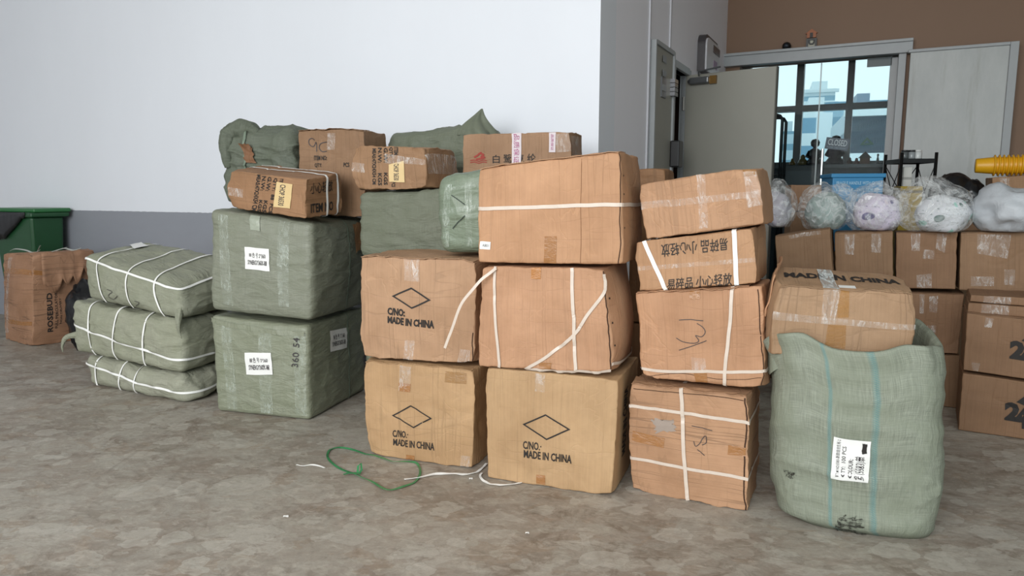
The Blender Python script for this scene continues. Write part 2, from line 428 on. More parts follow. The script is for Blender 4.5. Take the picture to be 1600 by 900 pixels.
def hloop(s, b0, b1, wd, parent, mat=None, b2=None, b3=None, **k):
    b2 = b1 if b2 is None else b2; b3 = b0 if b3 is None else b3
    return strap(s, [('front', (0, b0), (1, b1)), ('right', (0, b1), (1, b2)), ('back', (0, b2), (1, b3)), ('left', (0, b3), (1, b0))], wd, parent, mat, **k)
def vloop(s, a0, a1, wd, parent, mat=None, **k):   # a0 at the bottom, a1 at the top
    return strap(s, [('front', (a0, 0), (a1, 1)), ('top', (a1, 0), (a1, 1)), ('back', (1 - a1, 1), (1 - a0, 0)), ('bottom', (a0, 0), (a0, 1))], wd, parent, mat, **k)
def pxline(s, f, pts, wd, parent, mat=None, off=.003, name='pen_mark', closed=False, curve=False, label=None, step=.01):
    ab = [solve(s, f, *p) for p in pts]
    if curve: ab = catmull2(ab, closed)
    elif closed: ab = ab + [ab[0]]
    segs = [(f, ab[i], ab[i + 1]) for i in range(len(ab) - 1)]
    P = []; Nn = []
    for ff, p0, p1 in segs:
        L = (s.S(ff, *p1) - s.S(ff, *p0)).length; n = max(1, int(L / step))
        for i in range(n + 1):
            t = i / n; a, b = p0[0] + (p1[0] - p0[0]) * t, p0[1] + (p1[1] - p0[1]) * t; q = s.S(ff, a, b); nn = s.N(ff, a, b)
            q = q + nn * off
            if P and (q - P[-1]).length < 1e-4: continue
            P.append(q); Nn.append(nn)
    return ribbon_pts(P, Nn, wd, mat or M['pen'], name, parent, th=.0003, label=label)
def catmull2(p, closed=False, k=5):
    n = len(p); out = []
    g = (lambda i: p[i % n]) if closed else (lambda i: p[min(max(i, 0), n - 1)])
    for i in range(n if closed else n - 1):
        for j in range(k):
            t = j / k; a, b, c, d = g(i - 1), g(i), g(i + 1), g(i + 2)
            out.append(type(b)(.5 * ((2 * b[q]) + (-a[q] + c[q]) * t + (2 * a[q] - 5 * b[q] + 4 * c[q] - d[q]) * t * t + (-a[q] + 3 * b[q] - 3 * c[q] + d[q]) * t ** 3) for q in range(len(b))))
    out.append(g(0) if closed else p[-1])
    return out
def rhombus(s, f, px, wd, parent):   # four mitred sides as one mark
    c = [solve(s, f, *p) for p in px]; cx, cy = sum(x for x, _ in c) / 4, sum(y for _, y in c) / 4
    inner = [(cx + (x - cx) * (1 - wd), cy + (y - cy) * (1 - wd)) for x, y in c]; V = []; Fc = []
    n = 10
    for k in range(4):
        for i in range(n):
            t = i / n
            for ring in (c, inner):
                a = ring[k][0] * (1 - t) + ring[(k + 1) % 4][0] * t; b = ring[k][1] * (1 - t) + ring[(k + 1) % 4][1] * t
                V.append(s.S(f, a, b) + s.N(f, a, b) * .003)
    m = 4 * n
    for i in range(m):
        j = (i + 1) % m; Fc.append((2 * i, 2 * j, 2 * j + 1, 2 * i + 1))
    return mesh('printed_diamond', V, Fc, M['ink'], parent, False)
def flap(s, edge, parent, mat, out=.006, th=.004, a0=0.0, a1=1.0, depth=.25, seed=1, droop=.0, name='flap'):
    """a loose board of the lid lying on the top (or tucked under the bottom) with a ragged front edge"""
    V = []; Fc = []; n = 26; U = []; rnd = random.Random(seed)
    f = 'top' if edge == 'top' else 'bottom'
    n1 = nrm_of(s); rag = [noise.noise(Vector((i * .35 + seed, seed, 0))) for i in range(n + 1)]
    rag2 = [noise.noise(Vector((i * 1.3 + seed, seed, 4))) for i in range(n + 1)]
    for i in range(n + 1):
        a = a0 + (a1 - a0) * i / n
        o = out * (1 + rag[i] * .9 + rag2[i] * .8); dz = (rag[i] * .6 + rag2[i] * .35) * out
        for j, b in enumerate((-1, 0, .06, depth)):
            bb = max(b, 0) if f == 'top' else 1 - max(b, 0)
            p = s.S(f, a, bb); up = Z3 if f == 'top' else -Z3
            if j == 0: p = s.S('front', a, 1 if f == 'top' else 0) - n1 * o + up * (th * .5 + abs(dz) - droop)
            else: p = p + up * (th * .7 + (abs(dz) * .6 if j < 3 else 0))
            V += [p, p + up * th * .6]
            U_ = (a * s.size.x, max(b, 0) * s.size.y)
    def id(i, j, k): return (i * 4 + j) * 2 + k
    for i in range(n):
        for j in range(3):
            Fc.append((id(i, j, 1), id(i + 1, j, 1), id(i + 1, j + 1, 1), id(i, j + 1, 1)))
            Fc.append((id(i, j, 0), id(i, j + 1, 0), id(i + 1, j + 1, 0), id(i + 1, j, 0)))
        Fc.append((id(i, 0, 0), id(i + 1, 0, 0), id(i + 1, 0, 1), id(i, 0, 1)))
    for i in (0, n):
        for j in range(3): Fc.append((id(i, j, 0), id(i, j, 1), id(i, j + 1, 1), id(i, j + 1, 0)))
    uv = [[((V[k] - s.ctr).dot(X3), (V[k] - s.ctr).y) for k in fc] for fc in Fc]
    return mesh(name, V, Fc, mat, parent, False, uv)
def nrm_of(s):
    e = s.c[(1, 0, 0)] - s.c[(0, 0, 0)]; return Vector((-e.y, e.x, 0)).normalized()

def make(name, label, cat, mat, P, yaw, px, depth, off=0.0, ground=False, back_dz=(0, 0, 0, 0), body='carton_body', dskew=0.0, group=None, lift=0.0, zmin=None, back_scale=1.0, **kw):
    n = nrm(yaw); P = Vector((P[0], P[1], 0)) + n * off
    fq = [on_plane(u, v, P, n) for u, v in px]
    if ground: fq[2].z = .002; fq[3].z = .002
    if lift: fq[2].z += lift; fq[3].z += lift
    if zmin is not None: fq[2].z = max(fq[2].z, zmin); fq[3].z = max(fq[3].z, zmin)
    dv = n * depth + alg(yaw) * dskew
    bq = [fq[i] + dv + Z3 * back_dz[i] for i in range(4)]
    s = SoftBox(fq, bq, **kw)
    t = thing(name, label, cat, (s.base.x, s.base.y, min(fq[2].z, fq[3].z)), group)
    s.root = t; s.mat = mat
    s.body = s.build(body, mat, t)
    return s

# ============================================================ SETTING
YW = -27.0
WA, WN = alg(YW), nrm(YW)
CN = Vector((.55, 4.56, 0))                        # outer corner of the white wall
k_ = 0.0
def ret_at(u):                                     # distance along the side wall for a picture column at its top
    r = ray(u, 300); t = r.x / r.y; return (t * CN.y - CN.x) / (WN.x - t * WN.y)
BK = CN + WN * ret_at(1126)                        # inner corner where the brown wall begins
def wall_mat(name, top, low=None, zsplit=1.17, rough=.55, streak=.03):
    t = NT(name); pos = t.n('NewGeometry').outputs['Position']
    nz = t.noise(t.mapv(pos, (1, 1, .35)), 1.6, 6, .6)
    a = lin(top); c = t.mix(nz, tuple(x * (1 - streak * 1.5) for x in a[:3]) + (1,), tuple(min(1, x * (1 + streak)) for x in a[:3]) + (1,))
    sm = t.ramp(t.noise(t.mapv(pos, (6, 6, 1.1)), 1.5, 7, .75), [(.66, W4(0)), (.80, W4(1))])
    c = t.mix(t.math('MULTIPLY', sm, .10), c, tuple(x * .7 for x in a[:3]) + (1,))
    if low:
        z = t.n('SeparateXYZ', i_0=pos).outputs[2]
        z = t.math('ADD', z, t.math('MULTIPLY', t.noise(pos, 25, 2), .008))
        m = t.math('LESS_THAN', z, zsplit + .004); bl = lin(low)
        lc = t.mix(t.noise(t.mapv(pos, (2, 2, 6)), 2, 6), tuple(x * .92 for x in bl[:3]) + (1,), bl)
        c = t.mix(m, c, lc)
    t.bsdf(c, rough, t.noise(pos, 60, 3), .04, .003); return t.m
M['wall_w'] = wall_mat('white_painted_wall_with_grey_lower_band', 'e2e5ec', '8f929a')
M['wall_g'] = wall_mat('pale_grey_panelled_wall', 'eae8ee')
M['wall_b'] = wall_mat('brown_painted_wall', '7c604b', rough=.6)
M['ceil'] = plain('ceiling_paint', 'c9c8c4', .8)
M['trim'] = plain('grey_painted_metal', '9da0a2', .42, var=.05)
M['door'] = plain('grey_green_door_paint', '918f86', .45, var=.05, sc=3)

def floor_material():
    t = NT('stained_concrete'); pos = t.n('NewGeometry').outputs['Position']
    p = t.mapv(pos, (1, 1.25, 1), R(20))
    c = t.mix(t.ramp(t.noise(p, .9, 8, .65, .8), [(.32, W4(0)), (.68, W4(1))]), lin('83766a'), lin('a1968a'))
    c = t.mix(t.ramp(t.noise(p, 2.7, 10, .72, 1.4), [(.40, W4(0)), (.62, W4(.75))]), c, lin('aaa69c'))
    c = t.mix(t.ramp(t.noise(t.mapv(p, (1, 1, 1), 0, (5, 3, 0)), 3.3, 10, .7, 1.5), [(.54, W4(0)), (.70, W4(.8))]), c, lin('695b4d'))
    wp = t.n('VectorMath', operation='ADD', i_0=p, i_1=t.n('VectorMath', operation='SCALE', i_0=t.n('TexNoise', i_Vector=p, i_Scale=7.0, i_Detail=4.0).outputs['Color'], i_Scale=.20).outputs[0]).outputs[0]
    for sc, lo, col, f, t0 in ((1.5, (2, 7, 0), 'aca59a', .6, .54), (2.6, (8, 1, 0), 'bab4aa', .55, .60), (1.2, (5, 5, 0), '7b6f61', .5, .57), (4.2, (1, 4, 0), '95816d', .5, .60)):
        nn = t.noise(t.mapv(p, (1, 1.2, 1), 0, lo), sc, 5, .5, .7)
        sel = t.ramp(nn, [(t0, W4(0)), (t0 + .012, W4(.8)), (t0 + .06, W4(.5)), (t0 + .14, W4(.9))])
        c = t.mix(t.math('MULTIPLY', sel, f), c, lin(col))
    for sc, th, col, f, lo in ((2.6, .26, 'b5b0a6', .5, (0, 0, 0)), (5.0, .26, 'bdb8ae', .5, (3, 1, 0)), (9.0, .25, 'aba599', .5, (7, 5, 0))):
        vo = t.n('TexVoronoi', i_Vector=t.mapv(wp, (1, 1, 1), 0, lo), i_Scale=sc, i_Randomness=1.0)
        d = vo.outputs['Distance']; rs = t.n('SeparateColor', i_0=vo.outputs['Color']).outputs[0]
        rad = t.math('MULTIPLY', rs, th * 1.9)
        m = t.math('SUBTRACT', rad, d); sel = t.ramp(m, [(0, W4(0)), (.012, W4(.75)), (.03, W4(1)), (.2, W4(.85))])
        c = t.mix(t.math('MULTIPLY', sel, f), c, lin(col))
        # a fine rim of dried dirt round each old puddle
        rim = t.ramp(t.math('ABSOLUTE', m), [(0, W4(1)), (.012, W4(0))])
        c = t.mix(t.math('MULTIPLY', rim, .18), c, lin('5f564b'))
    vo = t.n('TexVoronoi', i_Vector=t.mapv(wp, (1, 1.2, 1)), i_Scale=4.2); sp = t.n('SeparateColor', i_0=vo.outputs['Color']).outputs[1]
    sel = t.math('LESS_THAN', vo.outputs['Distance'], t.math('MULTIPLY', t.math('SUBTRACT', sp, .6), .16))
    c = t.mix(t.math('MULTIPLY', sel, .7), c, lin('40392f'))
    c = t.mix(.45, c, t.ramp(t.noise(p, 30, 8, .75, .8), [(.34, W4(.60)), (.60, W4(1.0))]), 'MULTIPLY')
    c = t.mix(t.ramp(t.noise(t.mapv(p, (1, 1.6, 1)), 11, 8, .75, 1.2), [(.52, W4(0)), (.62, W4(.35))]), c, lin('c4bcb0'))
    c = t.mix(t.ramp(t.noise(t.mapv(p, (1, 1.6, 1), 0, (3, 3, 0)), 9, 8, .75, 1.2), [(.54, W4(0)), (.66, W4(.4))]), c, lin('655a4e'))
    # tyre marks
    tm = t.noise(t.mapv(pos, (14, .5, 1), R(-35)), 1, 3)
    c = t.mix(t.ramp(tm, [(.66, W4(0)), (.74, W4(.22))]), c, lin('5d544a'))
    ro = t.ramp(t.noise(p, 3, 6), [(.3, W4(.42)), (.7, W4(.68))])
    t.bsdf(c, ro, t.noise(p, 30, 8, .7), .22, .006); return t.m
M['floor'] = floor_material()

fl = MB().box((0, 0, 0), X3, Y3, Z3, -11, 11, -6, 15, -.2, 0).build('floor', M['floor']); structure(fl)
cl = MB().box((0, 0, 0), X3, Y3, Z3, -11, 11, -2.2, 15, 4.6, 4.8).build('ceiling', M['ceil']); structure(cl)
# the white wall (behind the stacks) and the side wall turning back from its corner
m = MB().box(CN, WA, WN, Z3, -11, 0, 0, .3, -.05, 4.6); structure(m.build('wall_left', M['wall_w']))
kd0, kd1 = ret_at(1045.5), ret_at(1067)            # dark doorway in the side wall
zdoor = on_plane(1056, 108, CN, -WA).z
kr = (BK - CN).length
m = MB()
m.box(CN, WA, WN, Z3, -.05, 0, .3, kd0, -.05, 4.6); m.box(CN, WA, WN, Z3, -.05, 0, kd1, kr + .3, -.05, 4.6); m.box(CN, WA, WN, Z3, -.05, 0, kd0, kd1, zdoor, 4.6)
structure(m.build('wall_side', M['wall_g']))
structure(MB().box(Vector((-9.6, -2, 0)), X3, Y3, Z3, -.2, 0, 0, 14, -.05, 4.6).build('wall_far_left', M['wall_g']))
structure(MB().box(Vector((8.2, -2, 0)), X3, Y3, Z3, 0, .2, 0, 14, -.05, 4.6).build('wall_right', M['wall_b']))
# joints of the panelled side wall
def ret_pt(u, v): return on_plane(u, v, CN, -WA)
for i, u in enumerate((1010.5, 1042)):
    k = (ret_pt(u, 200) - CN).dot(WN)
    structure(MB().box(CN, WA, WN, Z3, .0, .012, k - .014, k + .014, 0, 4.6).build('trim_%d' % (i + 1), plain('white_joint_strip', 'c4c4ca', .4)))

# brown wall with its wide opening
def bk_pt(u, v, off=0.0): return on_plane(u, v, BK - WN * off, WN)
def bk_a(u, v=200, off=0.0): return (bk_pt(u, v, off) - BK).dot(WA)
o0, o1 = bk_a(1152), bk_a(1408); zo = bk_pt(1300, 92).z
m = MB(); m.box(BK, WA, WN, Z3, -.3, o0, 0, .2, -.05, 4.6); m.box(BK, WA, WN, Z3, o1, 9, 0, .2, -.05, 4.6); m.box(BK, WA, WN, Z3, o0, o1, 0, .2, zo, 4.6)
structure(m.build('wall_back', M['wall_b']))
# header rail over the opening
m = MB(); m.box(BK, WA, WN, Z3, o0 - .35, o1 + .05, -.10, .0, zo - .01, zo + .115); m.box(BK, WA, WN, Z3, o0 - .35, o1 + .05, -.125, -.10, zo + .095, zo + .125)
structure(bevel(m.build('trim_3', M['trim'])))
# right jamb, steel channel
m = MB(); m.box(BK, WA, WN, Z3, o1 - .07, o1, -.06, .12, 0, zo)
structure(bevel(m.build('trim_4', M['trim'])))
# big sliding panel door parked over the wall at right
pa0, pa1 = bk_a(1414, 200, .12), bk_a(1566, 200, .12); zp = bk_pt(1490, 78, .12).z
t_ = NT('whitish_scuffed_panel'); pos = t_.n('TexCoord').outputs['Object']
c_ = t_.mix(t_.ramp(t_.noise(t_.mapv(pos, (1, 1, .35)), 2.2, 8, .7), [(.3, W4(0)), (.7, W4(1))]), lin('9da09f'), lin('b6b8b6'))
c_ = t_.mix(t_.ramp(t_.noise(t_.mapv(pos, (5, 5, .5)), 1.4, 7, .7), [(.58, W4(0)), (.75, W4(.5))]), c_, lin('7f7b6f'))
t_.bsdf(c_, .4, t_.noise(pos, 5, 5), .1, .01); M['panel'] = t_.m
dr = structure(bevel(MB().box(BK - WN * .12, WA, WN, Z3, pa0, pa1, -.03, .03, .03, zp).build('door_3', M['panel'])))
m = MB(); m.box(BK - WN * .12, WA, WN, Z3, pa1, pa1 + .07, -.045, .06, .02, zp + .03); m.box(BK - WN * .12, WA, WN, Z3, pa0 - .02, pa1, -.045, .04, zp, zp + .03)
bevel(m.build('door_frame', M['trim'], dr))
# closed leaf in the side wall
kc0, kc1 = ret_at(1012.5), ret_at(1040); zc = ret_pt(1026, 74).z
d2 = structure(bevel(MB().box(CN, WA, WN, Z3, .0, .03, kc0, kc1, .02, zc).build('door_1', M['door'])))
m = MB(); m.box(CN, WA, WN, Z3, .0, .045, kc0 - .03, kc0, 0, zc + .03); m.box(CN, WA, WN, Z3, .0, .045, kc1, kc1 + .03, 0, zc + .03); m.box(CN, WA, WN, Z3, .0, .045, kc0, kc1, zc, zc + .035)
bevel(m.build('door_frame', M['trim'], d2))
pz0, pz1 = ret_pt(1025, 151).z, ret_pt(1025, 119).z
sp = MB().box(CN, WA, WN, Z3, .03, .04, ret_at(1022), ret_at(1029), pz0, pz1).build('sign_plate', plain('dull_steel_plate', '6b6d70', .35, .6), d2)
m = MB()
for i in range(3): m.box(CN, WA, WN, Z3, .04, .043, ret_at(1023), ret_at(1028), pz0 + .05 + i * .11, pz0 + .1 + i * .11)
m.build('sign_panel', plain('plate_fields', '85888b', .4), sp)
m = MB()
for i in range(4):
    z = ret_pt(1038, 124 + i * 7).z; m.box(CN, WA, WN, Z3, .03, .07, kc1 - .07, kc1 + .04, z - .018, z + .012)
m.build('hasp', plain('bolt_steel', '8c8c90', .3, .8), d2)
bp = ret_pt(1042, 237)
m = MB(); m.box(CN, WA, WN, Z3, .03, .11, kc1 - .02, kc1 + .12, bp.z - .13, bp.z + .09); bevel(m.build('lock_box', plain('black_lock', '1c1c1e', .35), d2), .01)
# frame of the open doorway and dark room inside
m = MB(); m.box(CN, WA, WN, Z3, -.06, .03, kd1, kd1 + .06, 0, zdoor + .05); m.box(CN, WA, WN, Z3, -.06, .03, kd0 - .05, kd0, 0, zdoor + .05); m.box(CN, WA, WN, Z3, -.06, .03, kd0, kd1, zdoor, zdoor + .06)
structure(bevel(m.build('trim_5', M['trim'])))
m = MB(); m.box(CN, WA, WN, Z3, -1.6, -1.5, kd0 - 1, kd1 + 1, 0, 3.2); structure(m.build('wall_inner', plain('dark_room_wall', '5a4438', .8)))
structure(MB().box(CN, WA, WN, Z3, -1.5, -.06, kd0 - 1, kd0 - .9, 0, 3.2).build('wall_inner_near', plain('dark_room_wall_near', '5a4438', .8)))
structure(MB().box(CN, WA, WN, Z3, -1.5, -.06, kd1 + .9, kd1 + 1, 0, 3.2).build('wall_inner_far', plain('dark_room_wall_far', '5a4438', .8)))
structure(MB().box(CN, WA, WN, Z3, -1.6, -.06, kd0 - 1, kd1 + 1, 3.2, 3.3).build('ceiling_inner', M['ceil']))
# a round fan seen in the dark doorway
fp = CN + WN * (kd0 + .35) - WA * .75
ft = thing('pedestal_fan', 'pale round pedestal fan standing inside the dark doorway', 'fan', fp)
MB().lathe(fp, [(.0, 0), (.2, 0), (.2, .03), (.03, .05), (.02, 1.25), (0, 1.25)], 20).build('stand', plain('fan_cream', 'b9ae9a', .5), ft, True)
MB().lathe(fp + Z3 * 1.45 + WA * .02, [(0, .0), (.08, .0), (.2, .03), (.23, .07), (.2, .11), (.08, .14), (0, .14)], 28, WA).build('fan_cage', plain('fan_cage_cream', 'b5a892', .5), ft, True)

# open door leaf
hz = CN + WN * (kd1 + .03) + WA * .06
top0 = on_plane(1072, 118, Vector((hz.x, hz.y, 0)), Vector((0, 1, 0)))
leaf_h = floor_pt(1072, 118, 2.40)
lz = top0.z
A0 = floor_pt(1072, 118, lz); A1 = floor_pt(1214, 103, lz)
la = Vector((A1.x - A0.x, A1.y - A0.y, 0)); lw = la.length; la.normalize(); ln_ = Vector((-la.y, la.x, 0))
A0 = Vector((A0.x, A0.y, 0))
dl = structure(bevel(MB().box(A0, la, ln_, Z3, 0, lw, 0, .045, .02, lz).build('door_2', M['door'])))
m = MB(); m.box(A0, la, ln_, Z3, lw - .004, lw + .004, -.003, .048, .02, lz); m.build('edge_strip', plain('door_edge', '57574f', .4), dl)
def leaf_pt(u, v): return on_plane(u, v, A0, ln_)
p = leaf_pt(1092, 127); a = (p - A0).dot(la)
cz = plain('closer_grey', '66686a', .35, .5)
ax = a
clo = bevel(MB().box(A0, la, ln_, Z3, a - .07, a + .11, -.06, 0, p.z - .03, p.z + .03).build('door_closer', cz, dl), .012)
MB().lathe(A0 + la * (a - .09) - ln_ * .03 + Z3 * p.z, [(0, 0), (.014, 0), (.028, .03), (.028, .05), (0, .05)], 14, la).build('closer_cap', cz, clo)
p2 = leaf_pt(1108, 127); MB().box(A0, la, ln_, Z3, a + .11, a + .17, -.03, -.002, p.z - .035, p.z + .035).build('closer_bracket', plain('brass_bracket', '8a6a3c', .35, .7), clo)
MB().tube([A0 + la * (a + .02) - ln_ * .05 + Z3 * (p.z + .04), A0 + la * (a + .03) - ln_ * .09 + Z3 * (p.z + .07), A0 + la * (a + .24) - ln_ * .12 + Z3 * (p.z + .085)], .008).build('closer_arm', cz, clo)
for zz in (lz - .25, lz - 1.2, .35):
    MB().tube([A0 - la * .012 - ln_ * .005 + Z3 * (zz - .06), A0 - la * .012 - ln_ * .005 + Z3 * (zz + .06)], .013).build('hinge', plain('hinge_steel', 'a5a5a0', .3, .8), dl)

# room behind the opening: far wall with a big window
D2 = 2.6
FW = BK + WN * D2
def fw_pt(u, v): return on_plane(u, v, FW, WN)
def fw_a(u, v=200): return (fw_pt(u, v) - FW).dot(WA)
zs = fw_pt(1300, 258).z; zt = fw_pt(1300, 82).z + .12
wa0, wa1 = fw_a(1160), fw_a(1420)
M['dark_frame'] = plain('dark_window_frame', '1e2a2c', .4)
m = MB(); m.box(FW, WA, WN, Z3, -1.2, wa0, 0, .2, 0, 4.6); m.box(FW, WA, WN, Z3, wa1, 6, 0, .2, 0, 4.6); m.box(FW, WA, WN, Z3, wa0, wa1, 0, .2, zt, 4.6); m.box(FW, WA, WN, Z3, wa0, wa1, 0, .2, 0, zs)
structure(m.build('wall_office', plain('office_wall', '6d6a66', .7)))
structure(MB().box(BK, WA, WN, Z3, 3.6, 3.75, .2, D2, 0, 4.6).build('wall_office_right', plain('office_wall_right', '6d6a66', .7)))
m = MB()
for u, wd in ((1247, .095), (1325, .085), (1404, .09), (1165, .09)):
    a = fw_a(u); m.box(FW, WA, WN, Z3, a - wd / 2, a + wd / 2, -.06, .1, zs, zt)
zm = fw_pt(1247, 170).z
m.box(FW, WA, WN, Z3, wa0, wa1, -.05, .1, zm - .04, zm + .04); m.box(FW, WA, WN, Z3, wa0, wa1, -.05, .1, zs - .03, zs + .05)
wn = structure(bevel(m.build('window_1', M['dark_frame'])))
def glass(name, tint, a=.06):
    t = NT(name); b = t.n('BsdfGlossy', i_Roughness=.02); tr = t.n('BsdfTransparent', i_Color=tint); mx = t.n('MixShader', i_0=a)
    t.l(tr.outputs[0], mx.inputs[1]); t.l(b.outputs[0], mx.inputs[2]); t.l(mx.outputs[0], t.out.inputs[0]); return t.m
MB().box(FW, WA, WN, Z3, wa0, wa1, .02, .03, zs, zt).build('window_pane', glass('window_glass', (.97, .99, 1, 1), .001), wn)
# glazed sliding door in the opening
g0, g1 = bk_a(1200), bk_a(1384); zg = zo - .02
gd = structure(bevel(MB().box(BK + WN * .1, WA, WN, Z3, g1, o1 - .06, -.03, .03, 0, zg).build('door_4', plain('door_side_panel', '97999a', .4, var=.04))))
MB().box(BK + WN * .1, WA, WN, Z3, g0, g1, -.006, .006, .02, zg).build('glass_pane', glass('door_glass', (.93, .975, .98, 1), .002), gd)
ga = bk_a(1277); MB().box(BK + WN * .1, WA, WN, Z3, ga - .006, ga + .006, -.012, .012, .02, zg).build('glass_joint', plain('clear_joint', 'b5c4c6', .3), gd)
a_ = bk_a(1368); p = bk_pt(1368, 96); MB().box(BK + WN * .1, WA, WN, Z3, a_ - .12, a_ + .11, -.03, -.01, p.z - .04, p.z + .05).build('door_lock', plain('dark_lock_plate', '3c4a4c', .4), gd)
p = bk_pt(1287, 250); a_ = bk_a(1287); MB().tube([BK + WN * .03 + WA * a_ + Z3 * (p.z - .55), BK + WN * .03 + WA * a_ + Z3 * (p.z + .12)], .017).build('pull_handle', plain('handle_steel', 'a8adad', .25, .9), gd)

# things seen through the glass
def flat_box(P, yaw, W_, D_, H_):
    P = Vector(P); ex, ey = alg(yaw), nrm(yaw)
    fq = [P - ex * W_ / 2 + Z3 * H_, P + ex * W_ / 2 + Z3 * H_, P + ex * W_ / 2, P - ex * W_ / 2]; return fq, [q + ey * D_ for q in fq]
class Flat:      # a flat board that can carry print
    def __init__(s, P, ex, up, W_, H_): s.P0, s.ex, s.up, s.W, s.H = Vector(P), ex, up, W_, H_
    def S(s, f, a, b): return s.P0 + s.ex * (a * s.W) + s.up * (b * s.H)
    def N(s, f, a, b): return s.ex.cross(s.up)
    def dims(s, f): return (s.W, s.H)
FULL = [(0, 1), (1, 1), (1, 0), (0, 0)]
def sub(x0, y0, x1, y1): return [(x0, y1), (x1, y1), (x1, y0), (x0, y0)]
# CLOSED sign hanging on the glass
cpn = BK + WN * .06
q0 = on_plane(1288, 232, cpn, WN); q1 = on_plane(1324, 236, cpn, WN); q2 = on_plane(1290, 214, cpn, WN)
ex = (q1 - q0); sw = ex.length; ex.normalize(); up = WN.cross(ex).normalized() * -1
if up.z < 0: up = -up
sg = thing('hanging_sign', 'small dark blue closed sign hanging on the glazed door', 'sign', q0)
sh_ = (q2 - q0).length
MB().box(q0, ex, WN, up, 0, sw, 0, .006, 0, sh_).build('sign_board', plain('sign_navy', '1d3f52', .4), sg)
fb = Flat(q0 - WN * .001, ex, up, sw, sh_); text_on(fb, 'f', 'CLOSED', None, sg, plain('sign_letters', 'c4d3d8', .5), ab=sub(.1, .35, .92, .88), name='lettering', bold=.01, off=.002)
text_on(fb, 'f', 'PLEASE CALL AGAIN', None, sg, plain('sign_small_letters', '93aeb8', .5), ab=sub(.1, .12, .9, .24), name='small_lettering', bold=0, off=.002)
# triangle sticker
c3 = [on_plane(u, v, cpn, WN) for u, v in ((1343, 227), (1355, 214), (1366, 226))]
V = []; ce = sum(c3, Vector()) / 3
for p in c3: V += [p, ce + (p - ce) * .45]
tg = mesh('triangle_sticker', V, [(0, 2, 3, 1), (2, 4, 5, 3), (4, 0, 1, 5)], plain('sticker_green', '2f5a4a', .5), None, False, loc=c3[0]); tg.modifiers.new('s', 'SOLIDIFY').thickness = .003
tag(tg, 'green triangle sticker on the glazed door right of the closed sign', 'sticker')
# counter beneath the window with figures on it
ct0, ct1 = fw_a(1205), fw_a(1410); zc_ = on_plane(1300, 257, FW - WN * .5, WN).z
ctr = thing('counter', 'long dark counter under the office window', 'counter', FW + WA * (ct0 + ct1) / 2 - WN * .3)
bevel(MB().box(FW, WA, WN, Z3, ct0, ct1, -.6, -.02, zc_ - .05, zc_ - .001).build('worktop', plain('counter_top', '27343a', .4), ctr))
m = MB(); m.box(FW, WA, WN, Z3, ct0 + .03, ct1 - .03, -.56, -.02, 0, zc_ - .05); m.build('cabinet', plain('counter_front', '2b3338', .6), ctr)
for k in range(4):
    a0 = ct0 + .05 + k * (ct1 - ct0 - .1) / 4; MB().box(FW, WA, WN, Z3, a0 + .01, a0 + (ct1 - ct0 - .1) / 4 - .01, -.58, -.56, .06, zc_ - .09).build('cabinet_door', plain('counter_door', '303a40', .5), ctr)
figs = [(1226, 12, '1d2024', 0, 'slim black figurine near the left window post'), (1272, 36, '15181b', 1, 'tall dark seated figurine with round head on the counter'), (1254, 15, '5a5030', 2, 'olive squat figurine left of the tall seated one'), (1238, 10, '5c4a22', 2, 'small ochre squat figurine at the left of the counter'),
        (1304, 40, '12181c', 1, 'big black bust on the counter behind the closed sign'), (1327, 10, '3a2c26', 2, 'small brown squat figurine right of the black bust'), (1338, 9, '4a3430', 2, 'small reddish squat figurine between bust and house model'), (1371, 14, '6a7070', 0, 'small grey slim figurine at the right end of the counter')]
for u, hpx, col, kind, lb in figs:
    P = FW - WN * .35; b = on_plane(u, 256, P, WN); hh = hpx * (b - CAM).length / F * 1.02; b.z = zc_
    prof = {0: [(0, 0), (.16, 0), (.16, .06), (.08, .15), (.17, .4), (.13, .58), (.06, .66), (.06, .7), (.12, .76), (.14, .86), (.1, .95), (0, 1)],
            1: [(0, 0), (.38, 0), (.40, .12), (.26, .25), (.3, .42), (.24, .58), (.1, .64), (.09, .68), (.2, .74), (.23, .86), (.16, .96), (0, 1)],
            2: [(0, 0), (.5, 0), (.58, .2), (.5, .45), (.28, .6), (.3, .75), (.2, .92), (0, 1)]}[kind]
    ft = thing('figurine', lb, 'figurine', b, 'figurines on the office counter')
    fm = plain('figurine_' + col, col, .4)
    MB().lathe(b, [(r * hh * .75, z * hh) for r, z in prof], 18).build('figure_body', fm, ft, True)
    if kind == 1:
        for sd in (-1, 1):
            MB().tube([b + WA * sd * hh * .18 + Z3 * hh * .52, b + WA * sd * hh * .27 + Z3 * hh * .34 - WN * hh * .1, b + WA * sd * hh * .12 + Z3 * hh * .26 - WN * hh * .3], [hh * .07, hh * .06, hh * .045]).build('arm', fm, ft, True)
# little house model
b = on_plane(1351, 256, FW - WN * .35, WN); b.z = zc_; hh = .16
ft = thing('model_house', 'small brown toy house on the office counter', 'ornament', b)
MB().box(b, WA, WN, Z3, -.06, .06, -.05, .05, 0, .09).build('house_walls', plain('house_walls', '5a4433', .6), ft)
V = [b + WA * x + WN * y + Z3 * z for x, y, z in ((-.08, -.06, .085), (.08, -.06, .085), (0, -.06, .17), (-.08, .06, .085), (.08, .06, .085), (0, .06, .17))]
mesh('house_roof', V, [(0, 1, 2), (5, 4, 3), (0, 2, 5, 3), (2, 1, 4, 5), (0, 3, 4, 1)], plain('house_roof', '40382f', .6), ft, False)
